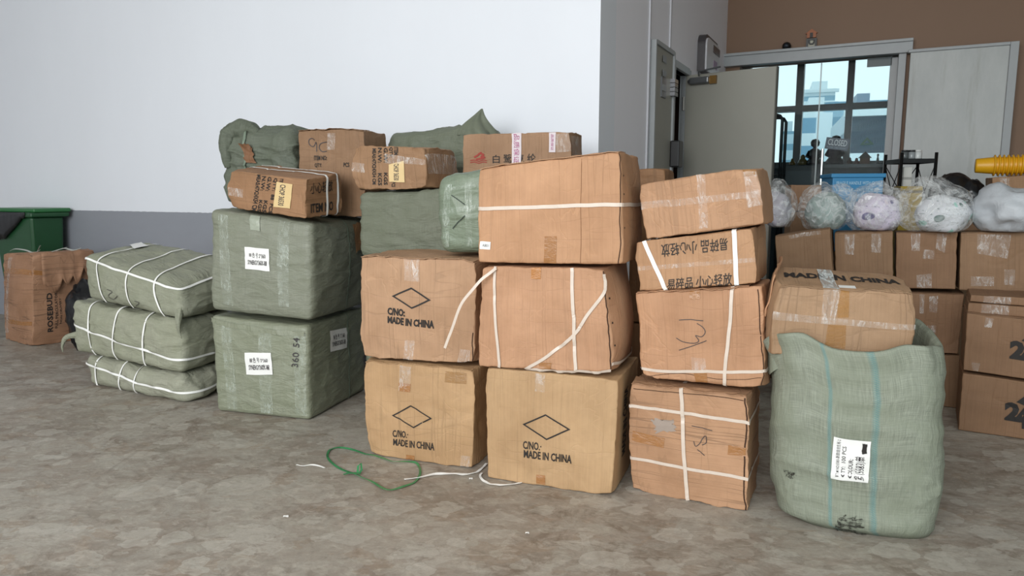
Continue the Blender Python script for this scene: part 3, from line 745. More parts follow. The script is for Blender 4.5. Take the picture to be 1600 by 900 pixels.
# black frame trolley just inside
tb = BK + WN * .75; a_ = (on_plane(1222, 200, tb, WN) - tb).dot(WA); zz = on_plane(1218, 179, tb, WN).z
tb = tb + WA * a_; tr = thing('trolley', 'tall black tube-framed trolley behind the open door leaf', 'trolley', tb)
bm_ = plain('black_tube', '12161a', .35, .3)
for y in (0, .4):
    MB().tube([tb + WN * y + WA * .0, tb + WN * y + Z3 * (zz - .06), tb + WN * y - WA * .03 + Z3 * (zz - .015), tb + WN * y - WA * .08 + Z3 * zz, tb + WN * y - WA * .55 + Z3 * zz, tb + WN * y - WA * .6 + Z3 * (zz - .05), tb + WN * y - WA * .6], .02).build('side_frame', bm_, tr, True)
for z in (.15, 1.0, 1.55): MB().box(tb, WA, WN, Z3, -.6, .0, 0, .4, z, z + .03).build('shelf', bm_, tr)
# office chair-high dark cabinet seen low behind the glass
b = BK + WN * 1.2; a0, a1 = (on_plane(1226, 258, b, WN) - b).dot(WA), (on_plane(1284, 258, b, WN) - b).dot(WA); zz = on_plane(1250, 258, b, WN).z
ct = thing('drawer_unit', 'dark grey drawer unit behind the glass near the pull handle', 'cabinet', b + WA * (a0 + a1) / 2)
bevel(MB().box(b, WA, WN, Z3, a0, a1, 0, .4, 0, zz).build('cabinet_body', plain('drawer_grey', '2a3034', .5), ct), .01)
for k in range(3): MB().box(b, WA, WN, Z3, a0 + .02, a1 - .02, -.015, 0, .05 + k * (zz - .1) / 3, .03 + (k + 1) * (zz - .1) / 3).build('drawer', plain('drawer_front', '343c42', .45), ct)

# outside: city blocks far below and beyond
def facade(name, wall, glassc, sx, sz, lo=.35, band=False):
    t = NT(name); pos = t.n('TexCoord').outputs['Object']; s = t.n('SeparateXYZ', i_0=pos)
    u = t.math('ADD', s.outputs[0], s.outputs[1]); fu = t.math('FRACT', t.math('MULTIPLY', u, 1 / sx)); fz = t.math('FRACT', t.math('MULTIPLY', s.outputs[2], 1 / sz))
    m = t.math('GREATER_THAN', fz, 1 - lo) if band else t.math('MULTIPLY', t.math('GREATER_THAN', fu, .5), t.math('GREATER_THAN', fz, .45))
    t.bsdf(t.mix(m, lin(wall), lin(glassc)), .6); return t.m
structure(MB().box((0, 0, 0), X3, Y3, Z3, -300, 400, 30, 450, -25.2, -25).build('ground_outside', plain('city_ground', '9fb0b4', .9)))
def city(name, u0, u1, v0, dist, depth, mat, label, parts=(), yaw=-20):
    P = Vector((ray(u0, 200).x / ray(u0, 200).y * dist, dist, 0)); n = nrm(yaw)
    p0, p1, pt = on_plane(u0, 200, P, n), on_plane(u1, 200, P, n), on_plane((u0 + u1) / 2, v0, P, n)
    W_ = (p1 - p0).length; e = alg(yaw); b = Vector((p0.x, p0.y, -25)); hh = pt.z + 25
    t = thing(name, label, 'building', b + e * W_ / 2)
    MB().box(b, e, n, Z3, 0, W_, 0, depth, 0, hh).build('building_body', mat, t)
    for kind in parts:
        if kind == 'slabs':
            k = 0
            while hh - 1.2 - k * 3 > 3 and k < 14: MB().box(b, e, n, Z3, -.8, W_ + .8, -1.0, 0, hh - 1.0 - k * 3.2, hh - .2 - k * 3.2).build('balcony_slab', M['pale'], t); k += 1
        if kind == 'cap': MB().box(b, e, n, Z3, W_ * .25, W_ * .75, 2, depth - 2, hh, hh + 2.2).build('roof_house', M['pale'], t)
        if kind == 'fins':
            nf = 40
            for k in range(nf): MB().box(b, e, n, Z3, W_ * k / nf, W_ * k / nf + W_ * .3 / nf, -.5, 0, hh * .3, hh - .5).build('fin', M['fin'], t)
        if kind == 'ledges':
            for z in (hh - .6, hh - 5.2, hh - 9.6): MB().box(b, e, n, Z3, -.3, W_ + .3, -.9, 0, z, z + 1.1).build('ledge', M['pale'], t)
M['pale'] = plain('pale_concrete', 'dfe8ea', .8); M['fin'] = plain('grey_blue_fin', '6f8290', .6)
city('tower_block', 1254, 1302, 139, 190, 25, facade('tower_face', 'dfe9ec', '8fb0c0', 4, 3.2, .4, True), 'distant pale tower block with stacked balconies seen through the window', ('slabs', 'cap'))
city('office_block', 1250, 1300, 176, 95, 20, facade('office_face', 'e2edf0', '7fa6bd', 3.2, 3.6, .5, False), 'white office block with blue glass bands seen through the window', ('cap',))
city('low_block', 1222, 1244, 205, 150, 20, facade('low_face', 'd9e6ea', '93b3c2', 4, 3.3, .4, True), 'small pale block low in the left window pane', ('cap',))
city('blue_roofed_block', 1262, 1400, 158, 130, 30, facade('blue_face', '9fc0cf', '7aa0b4', 6, 3.3, .5, True), 'wide blue-grey block beyond the office block')
city('reflection_block', 1322, 1400, 172, 70, 20, facade('reflection_block_face', 'b7c6cd', '6e808c', .9, 4.6, .5, True), 'added grey louvred building standing in for striped reflections at the right of the window view', ('ledges', 'fins'))  # added building; its louvres stand in for stripes reflected in the door glass
city('grey_tower', 1336, 1356, 146, 110, 10, facade('grey_face', '8394a4', '5f7080', 2.4, 30, .9, False), 'narrow grey tower rising behind the louvred building')

# wall fittings
def bkf(u, v, off=0.0): return on_plane(u, v, BK - WN * off, WN)
p = bkf(1230, 74); cmo = thing('security_camera', 'small round black camera on the brown wall', 'camera', p)
MB().lathe(p, [(0, .11), (.03, .10), (.045, .07), (.045, .03), (.03, .02), (.03, 0), (0, 0)], 18, -WN).build('camera_body', plain('black_camera', '121214', .35), cmo, True)
MB().lathe(p - WN * .111, [(0, .004), (.018, .002), (.02, 0)], 14, -WN).build('lens', plain('camera_lens', '2a2f38', .1), cmo, True)
cw = MB().tube([bkf(1226, 76, .01), bkf(1212, 79, .012), bkf(1198, 84, .012), bkf(1190, 90, .012), bkf(1180, 91, .01), bkf(1150, 92, .01)], .004, 6).build('cable', plain('cable_grey', '8f8a86', .5), None, loc=bkf(1190, 90)); tag(cw, 'thin grey cable running along the brown wall to the camera', 'cable')
p0, p1 = bkf(1259.5, 77), bkf(1277, 60); fw_, fh_ = (p1 - p0).dot(WA), p1.z - p0.z
b = p0; fr = thing('framed_picture', 'small black-framed white plaque on the brown wall above the header', 'picture', b)
m = MB()
for x0, x1, z0, z1 in ((0, fw_, 0, .02), (0, fw_, fh_ - .02, fh_), (0, .02, .02, fh_ - .02), (fw_ - .02, fw_, .02, fh_ - .02)): m.box(b, WA, WN, Z3, x0, x1, -.035, 0, z0, z1)
m.build('frame', plain('picture_frame_black', '1b1917', .4), fr)
MB().box(b, WA, WN, Z3, .02, fw_ - .02, -.02, 0, .02, fh_ - .02).build('sheet', plain('picture_sheet', 'b9b5a4', .5), fr)
fbp = b - WN * .022 + WA * fw_ / 2
MB().lathe(fbp + Z3 * fh_ * .68, [(.018, .002), (.034, .002), (.034, 0), (.018, 0)], 20, -WN).build('ring_mark', plain('mark_dark', '3b3a38', .5), fr)
m = MB()
for i in range(7): m.box(fbp, WA, WN, Z3, -.055 + i * .017, -.048 + i * .017, -.002, 0, .035, .05 + .03 * ((i * 37) % 5) / 5)
m.build('lower_marks', plain('mark_dark2', '3b3a38', .5), fr)
b = bkf(1268, 59.5); hs = thing('wall_ornament', 'tiny orange-brown ornament standing over the framed plaque', 'ornament', b)
V = [b + WA * x - WN * y + Z3 * z for y in (0.0, .03) for x, z in ((-.045, 0), (-.045, .045), (-.06, .045), (0, .09), (.06, .045), (.045, .045), (.045, 0))]
mesh('ornament_body', V, [tuple(range(7)), tuple(range(13, 6, -1))] + [(i, i + 7, (i + 1) % 7 + 7, (i + 1) % 7) for i in range(7)], plain('ornament_orange', 'a05a30', .5), hs, False)
MB().box(b - WN * .031, WA, WN, Z3, -.015, .015, -.002, 0, .0, .05).build('ornament_opening', plain('ornament_dark', '2a1a12', .5), hs)
# wall unit with dark rim, on the side wall
k0, k1 = ret_at(1082), ret_at(1104); zt_, zb_ = ret_pt(1093, 54).z, ret_pt(1093, 113).z
ub = CN + WN * (k0 + k1) / 2 + Z3 * zb_; hw, hh = (k1 - k0) / 2, zt_ - zb_
ut = thing('wall_unit', 'white wall-mounted unit with rounded dark rim beside the door closer', 'wall unit', ub)
def rr(hw, h0, h1, r, n=8):
    pts = [(-hw, h0), (-hw, h1 - r)]
    for i in range(n + 1): an = PI - PI / 2 * i / n; pts.append((-hw + r + r * math.cos(an), h1 - r + r * math.sin(an)))
    for i in range(n + 1): an = PI / 2 - PI / 2 * i / n; pts.append((hw - r + r * math.cos(an), h1 - r + r * math.sin(an)))
    pts.append((hw, h0)); return pts
def slab(pts, y0, y1, P, e, n):
    N_ = len(pts); V = [Vector(P) + e * x + n * y0 + Z3 * z for x, z in pts] + [Vector(P) + e * x + n * y1 + Z3 * z for x, z in pts]
    return V, [tuple(range(N_)), tuple(range(2 * N_ - 1, N_ - 1, -1))] + [(i, i + N_, (i + 1) % N_ + N_, (i + 1) % N_) for i in range(N_)]
V, Fc = slab(rr(hw, 0, hh, .1), 0, .07, ub, WN, WA); mesh('unit_rim', V, Fc, plain('unit_rim_dark', '3e3a3c', .4), ut, False)
V, Fc = slab(rr(hw - .025, .0, hh - .03, .08), .07, .085, ub, WN, WA); fc_ = mesh('unit_face', V, Fc, plain('unit_white', 'c9c8cc', .4), ut, False)
MB().box(ub, WN, WA, Z3, -.02, hw - .03, .085, .09, hh * .62, hh - .06).build('display', plain('unit_display', '4a4244', .3), fc_)
MB().box(ub, WN, WA, Z3, .02, hw * .6, .085, .088, hh * .2, hh * .42).build('unit_label', plain('unit_label', '9a7f9c', .5), fc_)

# ============================================================ CARTONS AND BALES
def gplane(p, q):
    A, B = floor_pt(*p), floor_pt(*q); d = B - A; return (A.x, A.y), math.degrees(math.atan2(d.y, d.x))
def cm(name, col, **k): M[name] = carton_mat(name, col, **k); return M[name]

# ---- column 1 : two cartons with a diamond mark
P1, Y1 = gplane((575, 710), (735, 733))
c1b = make('carton', 'tan diamond-marked carton on the floor, left of the biggest floor carton', 'carton', cm('carton_tan_a', 'c79d6c', seed=1), P1, Y1,
           [(566, 563), (742, 578), (738, 733), (575, 709)], .44, ground=True, r=.006, amp=.005, edge=.006, crush=.03, seed=1, bulges={'F': .008})
c1t = make('carton', 'pinkish-brown diamond-marked carton stacked on another, under the green bales', 'carton', cm('carton_tan_b', 'c4986f', seed=2, lines=1.2), P1, Y1,
           [(563, 399), (743, 408), (741, 571), (566, 560)], .44, lift=.008, r=.006, amp=.006, edge=.007, crush=.03, seed=2, bulges={'F': .010})
for s, px, tx1, tx2, q1, q2, bd in ((c1b, [(612.4, 648.8), (641.8, 632.9), (675.4, 653.9), (646.5, 668.8)], 'C/NO.·', 'MADE IN CHINA', [(613.8, 671.5), (638, 673.5), (638, 684.5), (613.8, 682.5)], [(614.7, 685), (679, 692), (679, 704), (614.7, 695.4)], .025),
                            (c1t, [(612.4, 462.6), (643, 449), (673.4, 469), (643.5, 482.6)], 'C/NO:', 'MADE IN CHINA', [(606, 480), (633, 483), (633, 495), (606, 491.5)], [(606, 493.5), (678.7, 500.5), (678.5, 513.5), (606, 504.5)], .055)):
    rhombus(s, 'front', px, .16 if s is c1t else .12, s.root)
    text_on(s, 'front', tx1, q1, s.root, bold=bd, name='printed_text'); text_on(s, 'front', tx2, q2, s.root, bold=bd, name='printed_text')
flap(c1t, 'top', c1t.root, c1t.mat, .012, seed=3); flap(c1b, 'top', c1b.root, c1b.mat, .010, seed=4, depth=.06)
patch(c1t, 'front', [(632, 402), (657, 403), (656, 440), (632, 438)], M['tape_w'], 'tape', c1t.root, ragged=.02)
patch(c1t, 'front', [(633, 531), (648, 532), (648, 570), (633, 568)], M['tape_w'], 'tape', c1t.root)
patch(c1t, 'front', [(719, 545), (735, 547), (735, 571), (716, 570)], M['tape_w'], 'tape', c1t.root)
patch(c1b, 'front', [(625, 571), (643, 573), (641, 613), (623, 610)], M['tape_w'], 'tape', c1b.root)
patch(c1b, 'front', [(623, 598), (642, 600), (641, 613), (624, 611)], M['tape_b'], 'brown_tape', c1b.root)
patch(c1b, 'front', [(696, 580), (729, 583), (729, 600), (695, 597)], brown_tape_mat('tan_tape', 'ab8150', .55), 'brown_tape', c1b.root)
patch(c1b, 'front', [(635, 710), (648, 712), (648, 720), (635, 718)], M['tape_b'], 'brown_tape', c1b.root)
patch(c1b, 'front', [(720, 711), (735, 713), (735, 731), (720, 729)], M['tape_w'], 'tape', c1b.root)

# ---- column 2
P2, Y2 = gplane((762, 747), (957, 777))
c2b = make('carton', 'big smooth tan diamond-marked carton on the floor, largest in the bottom row', 'carton', cm('carton_tan_c', 'cba271', seed=4, lines=.35, wrinkle=.12, dirt=.2), P2, Y2,
           [(758, 574), (967, 593), (957, 777), (762, 747)], .46, ground=True, r=.007, amp=.003, edge=.004, crush=.02, seed=4, bulges={'F': .008})
rhombus(c2b, 'front', [(816.5, 662.6), (852.5, 647), (891.5, 671), (854, 687.5)], .12, c2b.root)
text_on(c2b, 'front', 'C/NO.·', [(817.4, 688.5), (846, 691.5), (846, 704), (817.4, 701)], c2b.root, bold=.025, name='printed_text')
text_on(c2b, 'front', 'MADE IN CHINA', [(818.6, 702.5), (893.6, 711), (893, 724.4), (818.6, 714.5)], c2b.root, bold=.03, name='printed_text')
text_on(c2b, 'right', 'MADE IN CHINA', None, c2b.root, ab=sub(.30, .25, .48, .85), rot=90, bold=.03, name='printed_text')
patch(c2b, 'front', [(837, 583), (852, 585), (851, 613), (836, 611)], M['tape'], 'tape', c2b.root)
patch(c2b, 'front', [(838, 741), (852, 743), (852, 757), (838, 755)], M['tape_b'], 'brown_tape', c2b.root)

c2m = make('carton', 'orange-tan carton with loose crossing white straps, middle of the tallest stack', 'carton', cm('carton_orange', 'd09c71', seed=5, lines=.3, dirt=.3), P2, Y2,
           [(753, 416), (945, 421), (958, 588), (747, 577)], .46, lift=.013, r=.010, amp=.007, edge=.008, crush=.03, seed=5, bulges={'R': .05, 'F': .006, 'L': .02})
for segs, wd in (([(775, 417), (773, 470), (776, 520), (780, 573)], .013), ([(894, 419), (897, 500), (898, 545), (902, 588)], .015), ([(952, 428), (947, 452), (918, 492), (897, 523), (856, 556), (822, 578)], .014), ([(824, 580), (860, 582), (902, 580), (935, 582), (957, 586)], .014)):
    pxline(c2m, 'front', segs, wd, c2m.root, M['strap_dull'], .005, 'strap', curve=True)
patch(c2m, 'front', [(831, 417), (846, 417), (845, 436), (830, 436)], brown_tape_mat('orange_tape', 'b5793f', .9), 'brown_tape', c2m.root)
patch(c2m, 'front', [(842, 566), (862, 567), (862, 581), (842, 580)], M['orange_tape'] if 'orange_tape' in M else M['tape_b'], 'brown_tape', c2m.root)
strap(c2m, [('right', (0, .08), (1, .02))], .014, c2m.root, M['strap_dull'], .005)
for k, b in enumerate((.72, .48, .25)):     # stitched hand-hole marks beside the fold
    patch(c2m, 'right', None, M['ink'], 'hand_slot', c2m.root, ab=sub(.035, b, .055, b + .018), n=2)
# the strap end that hangs free over the neighbouring carton
nn = -nrm(Y2); P = []
for (u, v), o in (((775, 419), .008), ((765, 427), .025), ((752, 437), .04), ((738, 453), .05), ((724, 470), .055), ((716, 486), .055), ((707, 512), .05), ((700, 530), .045), ((695, 544), .042)):
    P.append(on_plane(u, v, Vector((P2[0], P2[1], 0)) + nn * o, nn))
P = [Vector(q) for q in catmull2([tuple(q) for q in P], k=4)]
ribbon_pts(P, [nn] * len(P), .013, M['strap_dull'], 'loose_strap_end', c2m.root, .001)

c2t = make('carton', 'large orange-tan carton with one level strap and small white sticker, top of the tallest stack', 'carton', cm('carton_orange_b', 'cf9b6e', seed=6, lines=.5, dirt=.2), P2, Y2,
           [(747, 263), (970, 236), (974, 416), (746, 412)], .44, lift=.006, r=.010, amp=.005, edge=.006, crush=.02, seed=6, bulges={'F': .012, 'R': .02})
a0 = solve(c2t, 'front', 748, 326); a1 = solve(c2t, 'front', 972, 320)
hloop(c2t, a0[1], a1[1], .016, c2t.root, M['strap_dull'])
patch(c2t, 'front', [(851, 369), (870, 369), (870, 414), (851, 414)], M['tape_b'], 'brown_tape', c2t.root)
patch(c2t, 'front', [(751, 377), (767, 378), (766, 390), (750, 389)], M['label'], 'sticker', c2t.root)
text_on(c2t, 'front', 'A801', [(754, 381), (764, 381.5), (764, 386), (754, 385.5)], c2t.root, M['pen'], bold=.01, name='sticker_text')
pxline(c2t, 'front', [(909, 248), (908, 300), (908, 360), (908, 414)], .0022, c2t.root, plain('seam_dark', '7a5334', .8), .001, 'lid_seam')
flap(c2t, 'top', c2t.root, c2t.mat, .008, seed=9)
for k, b in enumerate((.78, .62, .32)): patch(c2t, 'right', None, M['ink'], 'hand_slot', c2t.root, ab=sub(.035, b, .055, b + .014), n=2)

# ---- column 3
P3, Y3_ = gplane((984, 765), (1168, 800))
c3b = make('carton', 'tan carton on the floor bound by two level and one upright strap, beside the sack', 'carton', cm('carton_d', 'c4946a', seed=7, horiz=True, lines=1.5), P3, Y3_,
           [(985, 598), (1170, 619), (1168, 800), (984, 765)], .36, ground=True, r=.005, amp=.006, edge=.009, crush=.03, seed=7)
for v0, v1 in ((634, 661), (715, 749)):
    a, b = solve(c3b, 'front', 986, v0), solve(c3b, 'front', 1168, v1); hloop(c3b, a[1], b[1], .014, c3b.root, M['strap_dull'])
a, b = solve(c3b, 'front', 1075, 781), solve(c3b, 'front', 1064, 611); vloop(c3b, a[0], b[0], .016, c3b.root, M['strap_dull'], off=.005)
patch(c3b, 'front', [(989, 673), (1039, 685), (1037, 700), (987, 688)], M['tape_b'], 'brown_tape', c3b.root)
patch(c3b, 'front', [(1138, 695), (1166, 700), (1166, 713), (1137, 710)], M['tape_b'], 'brown_tape', c3b.root)
pxline(c3b, 'front', [(1081, 665), (1097, 668), (1113, 672.5)], .003, c3b.root)
pxline(c3b, 'front', [(1084, 689), (1087, 697), (1094, 692), (1097, 686), (1103, 681), (1104, 691), (1097, 695)], .003, c3b.root, curve=True)
pxline(c3b, 'front', [(1089.5, 702), (1095, 706), (1101, 711.5)], .003, c3b.root)
patch(c3b, 'front', [(1018, 655), (1050, 656), (1058, 672), (1026, 676)], plain('scuffed_grey_paper', '9a8b80', .8), 'worn_patch', c3b.root, off=.0015, ragged=.25, n=10)
flap(c3b, 'top', c3b.root, c3b.mat, .014, seed=12)

c3c = make('carton', 'creased carton with a handwritten 131 set upright, second from the floor beside the sack', 'carton', cm('carton_e', 'cb976c', seed=8, lines=.5), P3, Y3_,
           [(993, 459), (1190, 447), (1197, 613), (1000, 592)], .36, lift=.010, r=.010, amp=.008, edge=.010, crush=.04, seed=8, bulges={'F': .010, 'R': .008}, back_dz=(0, 0, 0, 0))
pxline(c3c, 'front', [(1061, 500), (1080, 499), (1099, 501)], .003, c3c.root)
pxline(c3c, 'front', [(1089, 505), (1098, 511), (1102, 519), (1096, 526), (1087, 524), (1092, 532), (1085, 536), (1068, 534), (1057, 528)], .003, c3c.root, curve=True)
pxline(c3c, 'front', [(1104, 532), (1083, 540), (1061, 547)], .003, c3c.root)
a, b = solve(c3c, 'front', 1135, 612), solve(c3c, 'front', 1146, 447); vloop(c3c, a[0], b[0], .014, c3c.root, M['strap_dull'], off=.004)
a, b = solve(c3c, 'front', 1006, 576), solve(c3c, 'front', 1190, 580); hloop(c3c, a[1], b[1], .013, c3c.root, M['strap_dull'])
patch(c3c, 'front', [(1083, 578), (1104, 580), (1110, 611), (1091, 609)], M['tape_b'], 'brown_tape', c3c.root)
patch(c3c, 'front', [(1080, 558), (1102, 560), (1104, 580), (1082, 578)], M['tape_w'], 'tape', c3c.root)
patch(c3c, 'front', [(1078, 452), (1094, 451), (1094, 467), (1078, 468)], M['tape_b'], 'brown_tape', c3c.root)
flap(c3c, 'top', c3c.root, c3c.mat, .012, seed=15, a1=.9)
V = []; Fc = []; U = []
for i in range(13):
    for j in range(7):
        a_, t_ = .02 + .96 * i / 12, j / 6
        p = c3c.S('right', a_, 1 - .30 * (1 - t_)) + alg(Y3_) * (.004 + .045 * t_ + .008 * noise.noise(Vector((i * .6, j * .6, 2)))) + Z3 * (.105 * t_ * (.45 + .65 * a_))
        V.append(p); U.append((a_ * .36, t_ * .2))
for i in range(12):
    for j in range(6): Fc.append((i * 7 + j, (i + 1) * 7 + j, (i + 1) * 7 + j + 1, i * 7 + j + 1))
mesh('side_flap', V, Fc, c3c.mat, c3c.root, True, [[U[k] for k in f] for f in Fc]).modifiers.new('s', 'SOLIDIFY').thickness = .005

c3d = make('carton', 'flat carton with two black fragile notices, one upside down, and two white straps', 'carton', cm('carton_f', 'c49468', seed=9), P3, Y3_,
           [(992, 379), (1178, 356), (1182, 445), (995, 457)], .38, lift=.004, r=.006, amp=.005, edge=.006, crush=.02, seed=9)
text_on(c3d, 'front', '小心轻放', [(1033, 382), (1089, 376), (1090, 396), (1034, 402)], c3d.root, rot=180, bold=.03, name='printed_text')
text_on(c3d, 'front', '易碎品', [(1095, 375), (1137, 371), (1138, 391), (1096, 396)], c3d.root, rot=180, bold=.03, name='printed_text')
text_on(c3d, 'front', '易碎品', [(1043, 436), (1083, 432), (1083, 450), (1043, 453)], c3d.root, bold=.03, name='printed_text')
text_on(c3d, 'front', '小心轻放', [(1088, 431.5), (1144, 426), (1144, 445), (1088, 449.5)], c3d.root, bold=.03, name='printed_text')
a, b = solve(c3d, 'front', 1040, 451), solve(c3d, 'front', 1007, 376); vloop(c3d, a[0], b[0], .018, c3d.root)
a, b = solve(c3d, 'front', 1151, 444), solve(c3d, 'front', 1147, 360); vloop(c3d, a[0], b[0], .018, c3d.root)
patch(c3d, 'front', [(994, 416), (1180, 402), (1180, 409), (994, 423)], M['tape'], 'tape', c3d.root, n=24)
c3e = make('carton', 'flat tape-wrapped carton tilted up at right, topmost beside the open grey door', 'carton', cm('carton_g', 'c4946a', seed=10, dirt=.4), P3, Y3_,
           [(998, 288), (1184, 261), (1196, 352), (1008, 375)], .38, lift=.003, r=.007, amp=.006, edge=.007, crush=.02, seed=10)
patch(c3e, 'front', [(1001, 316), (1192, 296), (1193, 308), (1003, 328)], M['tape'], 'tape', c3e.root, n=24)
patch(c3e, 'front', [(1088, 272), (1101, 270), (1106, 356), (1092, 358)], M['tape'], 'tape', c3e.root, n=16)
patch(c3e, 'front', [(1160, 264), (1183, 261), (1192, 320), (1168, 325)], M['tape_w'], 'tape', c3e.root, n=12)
patch(c3e, 'front', [(1160, 264), (1183, 261), (1184, 273), (1161, 276)], brown_tape_mat('old_tape', 'a07446', .8), 'brown_tape', c3e.root)

SEAM = plain('open_seam_dark', '3a2415', .9)
def seam(s, f, pts, wd=.004): pxline(s, f, pts, wd, s.root, SEAM, .0018, 'open_seam', curve=True)
seam(c1t, 'front', [(739, 520), (738, 540), (741, 560), (742, 571)], .005)
seam(c2m, 'front', [(944, 424), (947, 455), (949, 500), (953, 545), (957, 583)], .005)
seam(c2t, 'front', [(967, 240), (969, 290), (968, 340), (970, 380), (966, 412)], .004)
seam(c3b, 'front', [(1164, 622), (1166, 680), (1163, 740), (1165, 797)], .006)
seam(c3b, 'front', [(990, 607), (1040, 612), (1100, 617), (1162, 626)], .003)
seam(c3c, 'front', [(1184, 452), (1187, 500), (1192, 560), (1194, 608)], .004)
seam(c3c, 'front', [(1012, 588), (1060, 583), (1120, 592), (1190, 590)], .002)

# ---- the two big green bales
PB, YB = gplane((338, 643), (484, 657)); YB -= 1
fb_ = lambda nm, col, **k: M.setdefault(nm, fabric_mat(nm, col, **k))
bLow = make('wrapped_bale', 'big square grey-green bale on the floor with two white labels', 'bale', fb_('green_wrap_a', '8f9584', k=(.79, .76, .73), seed=1, film=.6), PB, YB,
            [(329, 492), (479, 510), (484, 656), (338, 643)], .70, ground=True, r=.028, amp=.007, freq=3, fold=.005, seed=21, body='wrapping', bulges={'F': .012, 'R': .01}, ncell=40)
bUp = make('wrapped_bale', 'big square grey-green bale with one torn white label, stacked under a small carton', 'bale', fb_('green_wrap_b', '8b9083', k=(.79, .76, .74), seed=2, film=.25), PB, YB,
           [(327, 325), (487, 349), (486, 505), (329, 487)], .70, lift=.010, r=.035, amp=.009, freq=3, fold=.006, seed=22, body='wrapping', bulges={'F': .025, 'R': .03}, ncell=34, back_dz=(0, 0, 0, 0))
def bale_label(s, f, q):
    lb = patch(s, f, q, M['label'], 'paper_label', s.root, off=.006)
    def at(x, y): return tuple(q[0][k] * (1 - x) * (1 - y) + q[1][k] * x * (1 - y) + q[2][k] * x * y + q[3][k] * (1 - x) * y for k in (0, 1))
    def qq(x0, y0, x1, y1): return [at(x0, y0), at(x1, y0), at(x1, y1), at(x0, y1)]
    text_on(s, f, '88 色 号 S*360', qq(.18, .22, .85, .45), s.root, M['pen'], .02, 'label_text', .008)
    text_on(s, f, 'SYNERGY360X-88', qq(.12, .55, .9, .78), s.root, M['pen'], .02, 'label_text', .008)
bale_label(bUp, 'front', [(383, 386), (421, 389), (422, 424), (384, 420)])
bale_label(bLow, 'front', [(383, 551), (424, 551), (427, 585), (386, 585)])
bale_label(bLow, 'right', [(514, 517), (540, 512), (541, 543), (515, 550)])
a = solve(bUp, 'right', 545, 420)[0]; b = solve(bLow, 'right', 545, 560)[0]
cord = plain('green_cord', '6f7c6c', .6)
for s, a in ((bUp, a), (bLow, b)): strap(s, [('right', (a, 0), (a, 1)), ('top', (1, a), (0, a)), ('left', (1 - a, 1), (1 - a, 0))], .010, s.root, cord, .006, 'cord')
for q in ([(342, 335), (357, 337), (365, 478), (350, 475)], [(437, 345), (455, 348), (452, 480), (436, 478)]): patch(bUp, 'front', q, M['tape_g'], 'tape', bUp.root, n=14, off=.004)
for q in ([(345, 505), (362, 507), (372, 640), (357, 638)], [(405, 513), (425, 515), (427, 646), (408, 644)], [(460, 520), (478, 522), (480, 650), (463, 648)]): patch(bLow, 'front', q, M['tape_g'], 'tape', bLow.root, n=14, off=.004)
patch(bUp, 'front', [(393, 336), (408, 338), (407, 361), (392, 359)], brown_tape_mat('pale_green_tape', 'a2a898', .9), 'tape', bUp.root, off=.005)
text_on(bLow, 'front', '54', [(459, 527), (469, 528), (468, 543), (458, 542)], bLow.root, M['pen'], 0, 'pen_mark', .007, rot=90)
text_on(bLow, 'front', '360', [(458, 550), (468, 551), (466, 574), (456, 573)], bLow.root, M['pen'], 0, 'pen_mark', .007, rot=90)
# torn corner of the upper bale showing the carton inside
patch(bUp, 'right', [(549, 352), (562, 347), (564, 388), (554, 395)], cm('carton_inner', 'a97c50', seed=30), 'exposed_carton', bUp.root, off=.010, n=8, ragged=.08)
# the folded-over collar of the lower bale
pxline(bLow, 'front', [(332, 499), (360, 508), (400, 514), (440, 520), (476, 522)], .028, bLow.root, bLow.mat, .006, 'folded_hem', curve=True)

# ---- three strapped bales at the left
P4, Y4 = gplane((140, 602), (290, 632))
sacks = fb_('sack_green', '979a8d', k=(1, .95, .93), seed=3); sacks2 = fb_('sack_green_b', '929687', k=(1, .95, .93), seed=4)
L3 = make('strapped_bale', 'lowest and flattest of the three white-strapped bales at left, on the floor', 'bale', sacks, P4, Y4,
          [(133, 554), (285, 589), (291, 631), (141, 601)], .46, ground=True, r=.05, amp=.014, freq=3.5, fold=.016, seed=31, body='wrapping', ncell=40, dskew=-.1, bulges={'F': .03, 'R': .05})
L2 = make('strapped_bale', 'middle of the three white-strapped bales at left, tied corner trailing left', 'bale', sacks2, P4, Y4,
          [(111, 468), (282, 503), (284, 585), (117, 550)], .50, lift=.0, r=.045, amp=.013, freq=3, fold=.012, seed=32, body='wrapping', ncell=40, dskew=-.1, bulges={'F': .03, 'R': .05, 'T': .0})
L1 = make('strapped_bale', 'topmost of the three white-strapped bales at left, small white paper on top', 'bale', fb_('sack_green_c', '8e9284', k=(.97, .93, .9), seed=5), P4, Y4,
          [(127, 396), (280, 450), (284, 500), (134, 467)], .58, lift=.0, r=.05, amp=.011, freq=3, fold=.009, seed=33, body='wrapping', ncell=40, dskew=-.10, bulges={'F': .03, 'R': .04, 'T': .03}, back_dz=(.05, .12, 0, 0))
def ax(s, f, p): return solve(s, f, *p)
for s, vs, h in ((L1, [((170, 472), (154, 408)), ((218, 484), (204, 422)), ((262, 494), (242, 440))], ((127, 405), (283, 455))),
                 (L2, [((152, 553), (141, 482)), ((195, 566), (184, 493)), ((242, 578), (230, 500))], ((114, 506), (284, 563))),
                 (L3, [((165, 608), (152, 566)), ((208, 616), (204, 574)), ((238, 622), (232, 582))], ((155, 572), (290, 614)))):
    for q0, q1 in vs:
        a, b = ax(s, 'front', q0), ax(s, 'front', q1); b = (min(max(b[0], a[0] - .08), a[0] + .08), 1) ; vloop(s, a[0], b[0], .013, s.root, off=.010, smooth=12)
    a, b = ax(s, 'front', h[0]), ax(s, 'front', h[1])
    hloop(s, min(a[1], .93), min(b[1], .93), .014, s.root, off=.011, smooth=12, b2=min(b[1], .93), b3=min(a[1], .93))
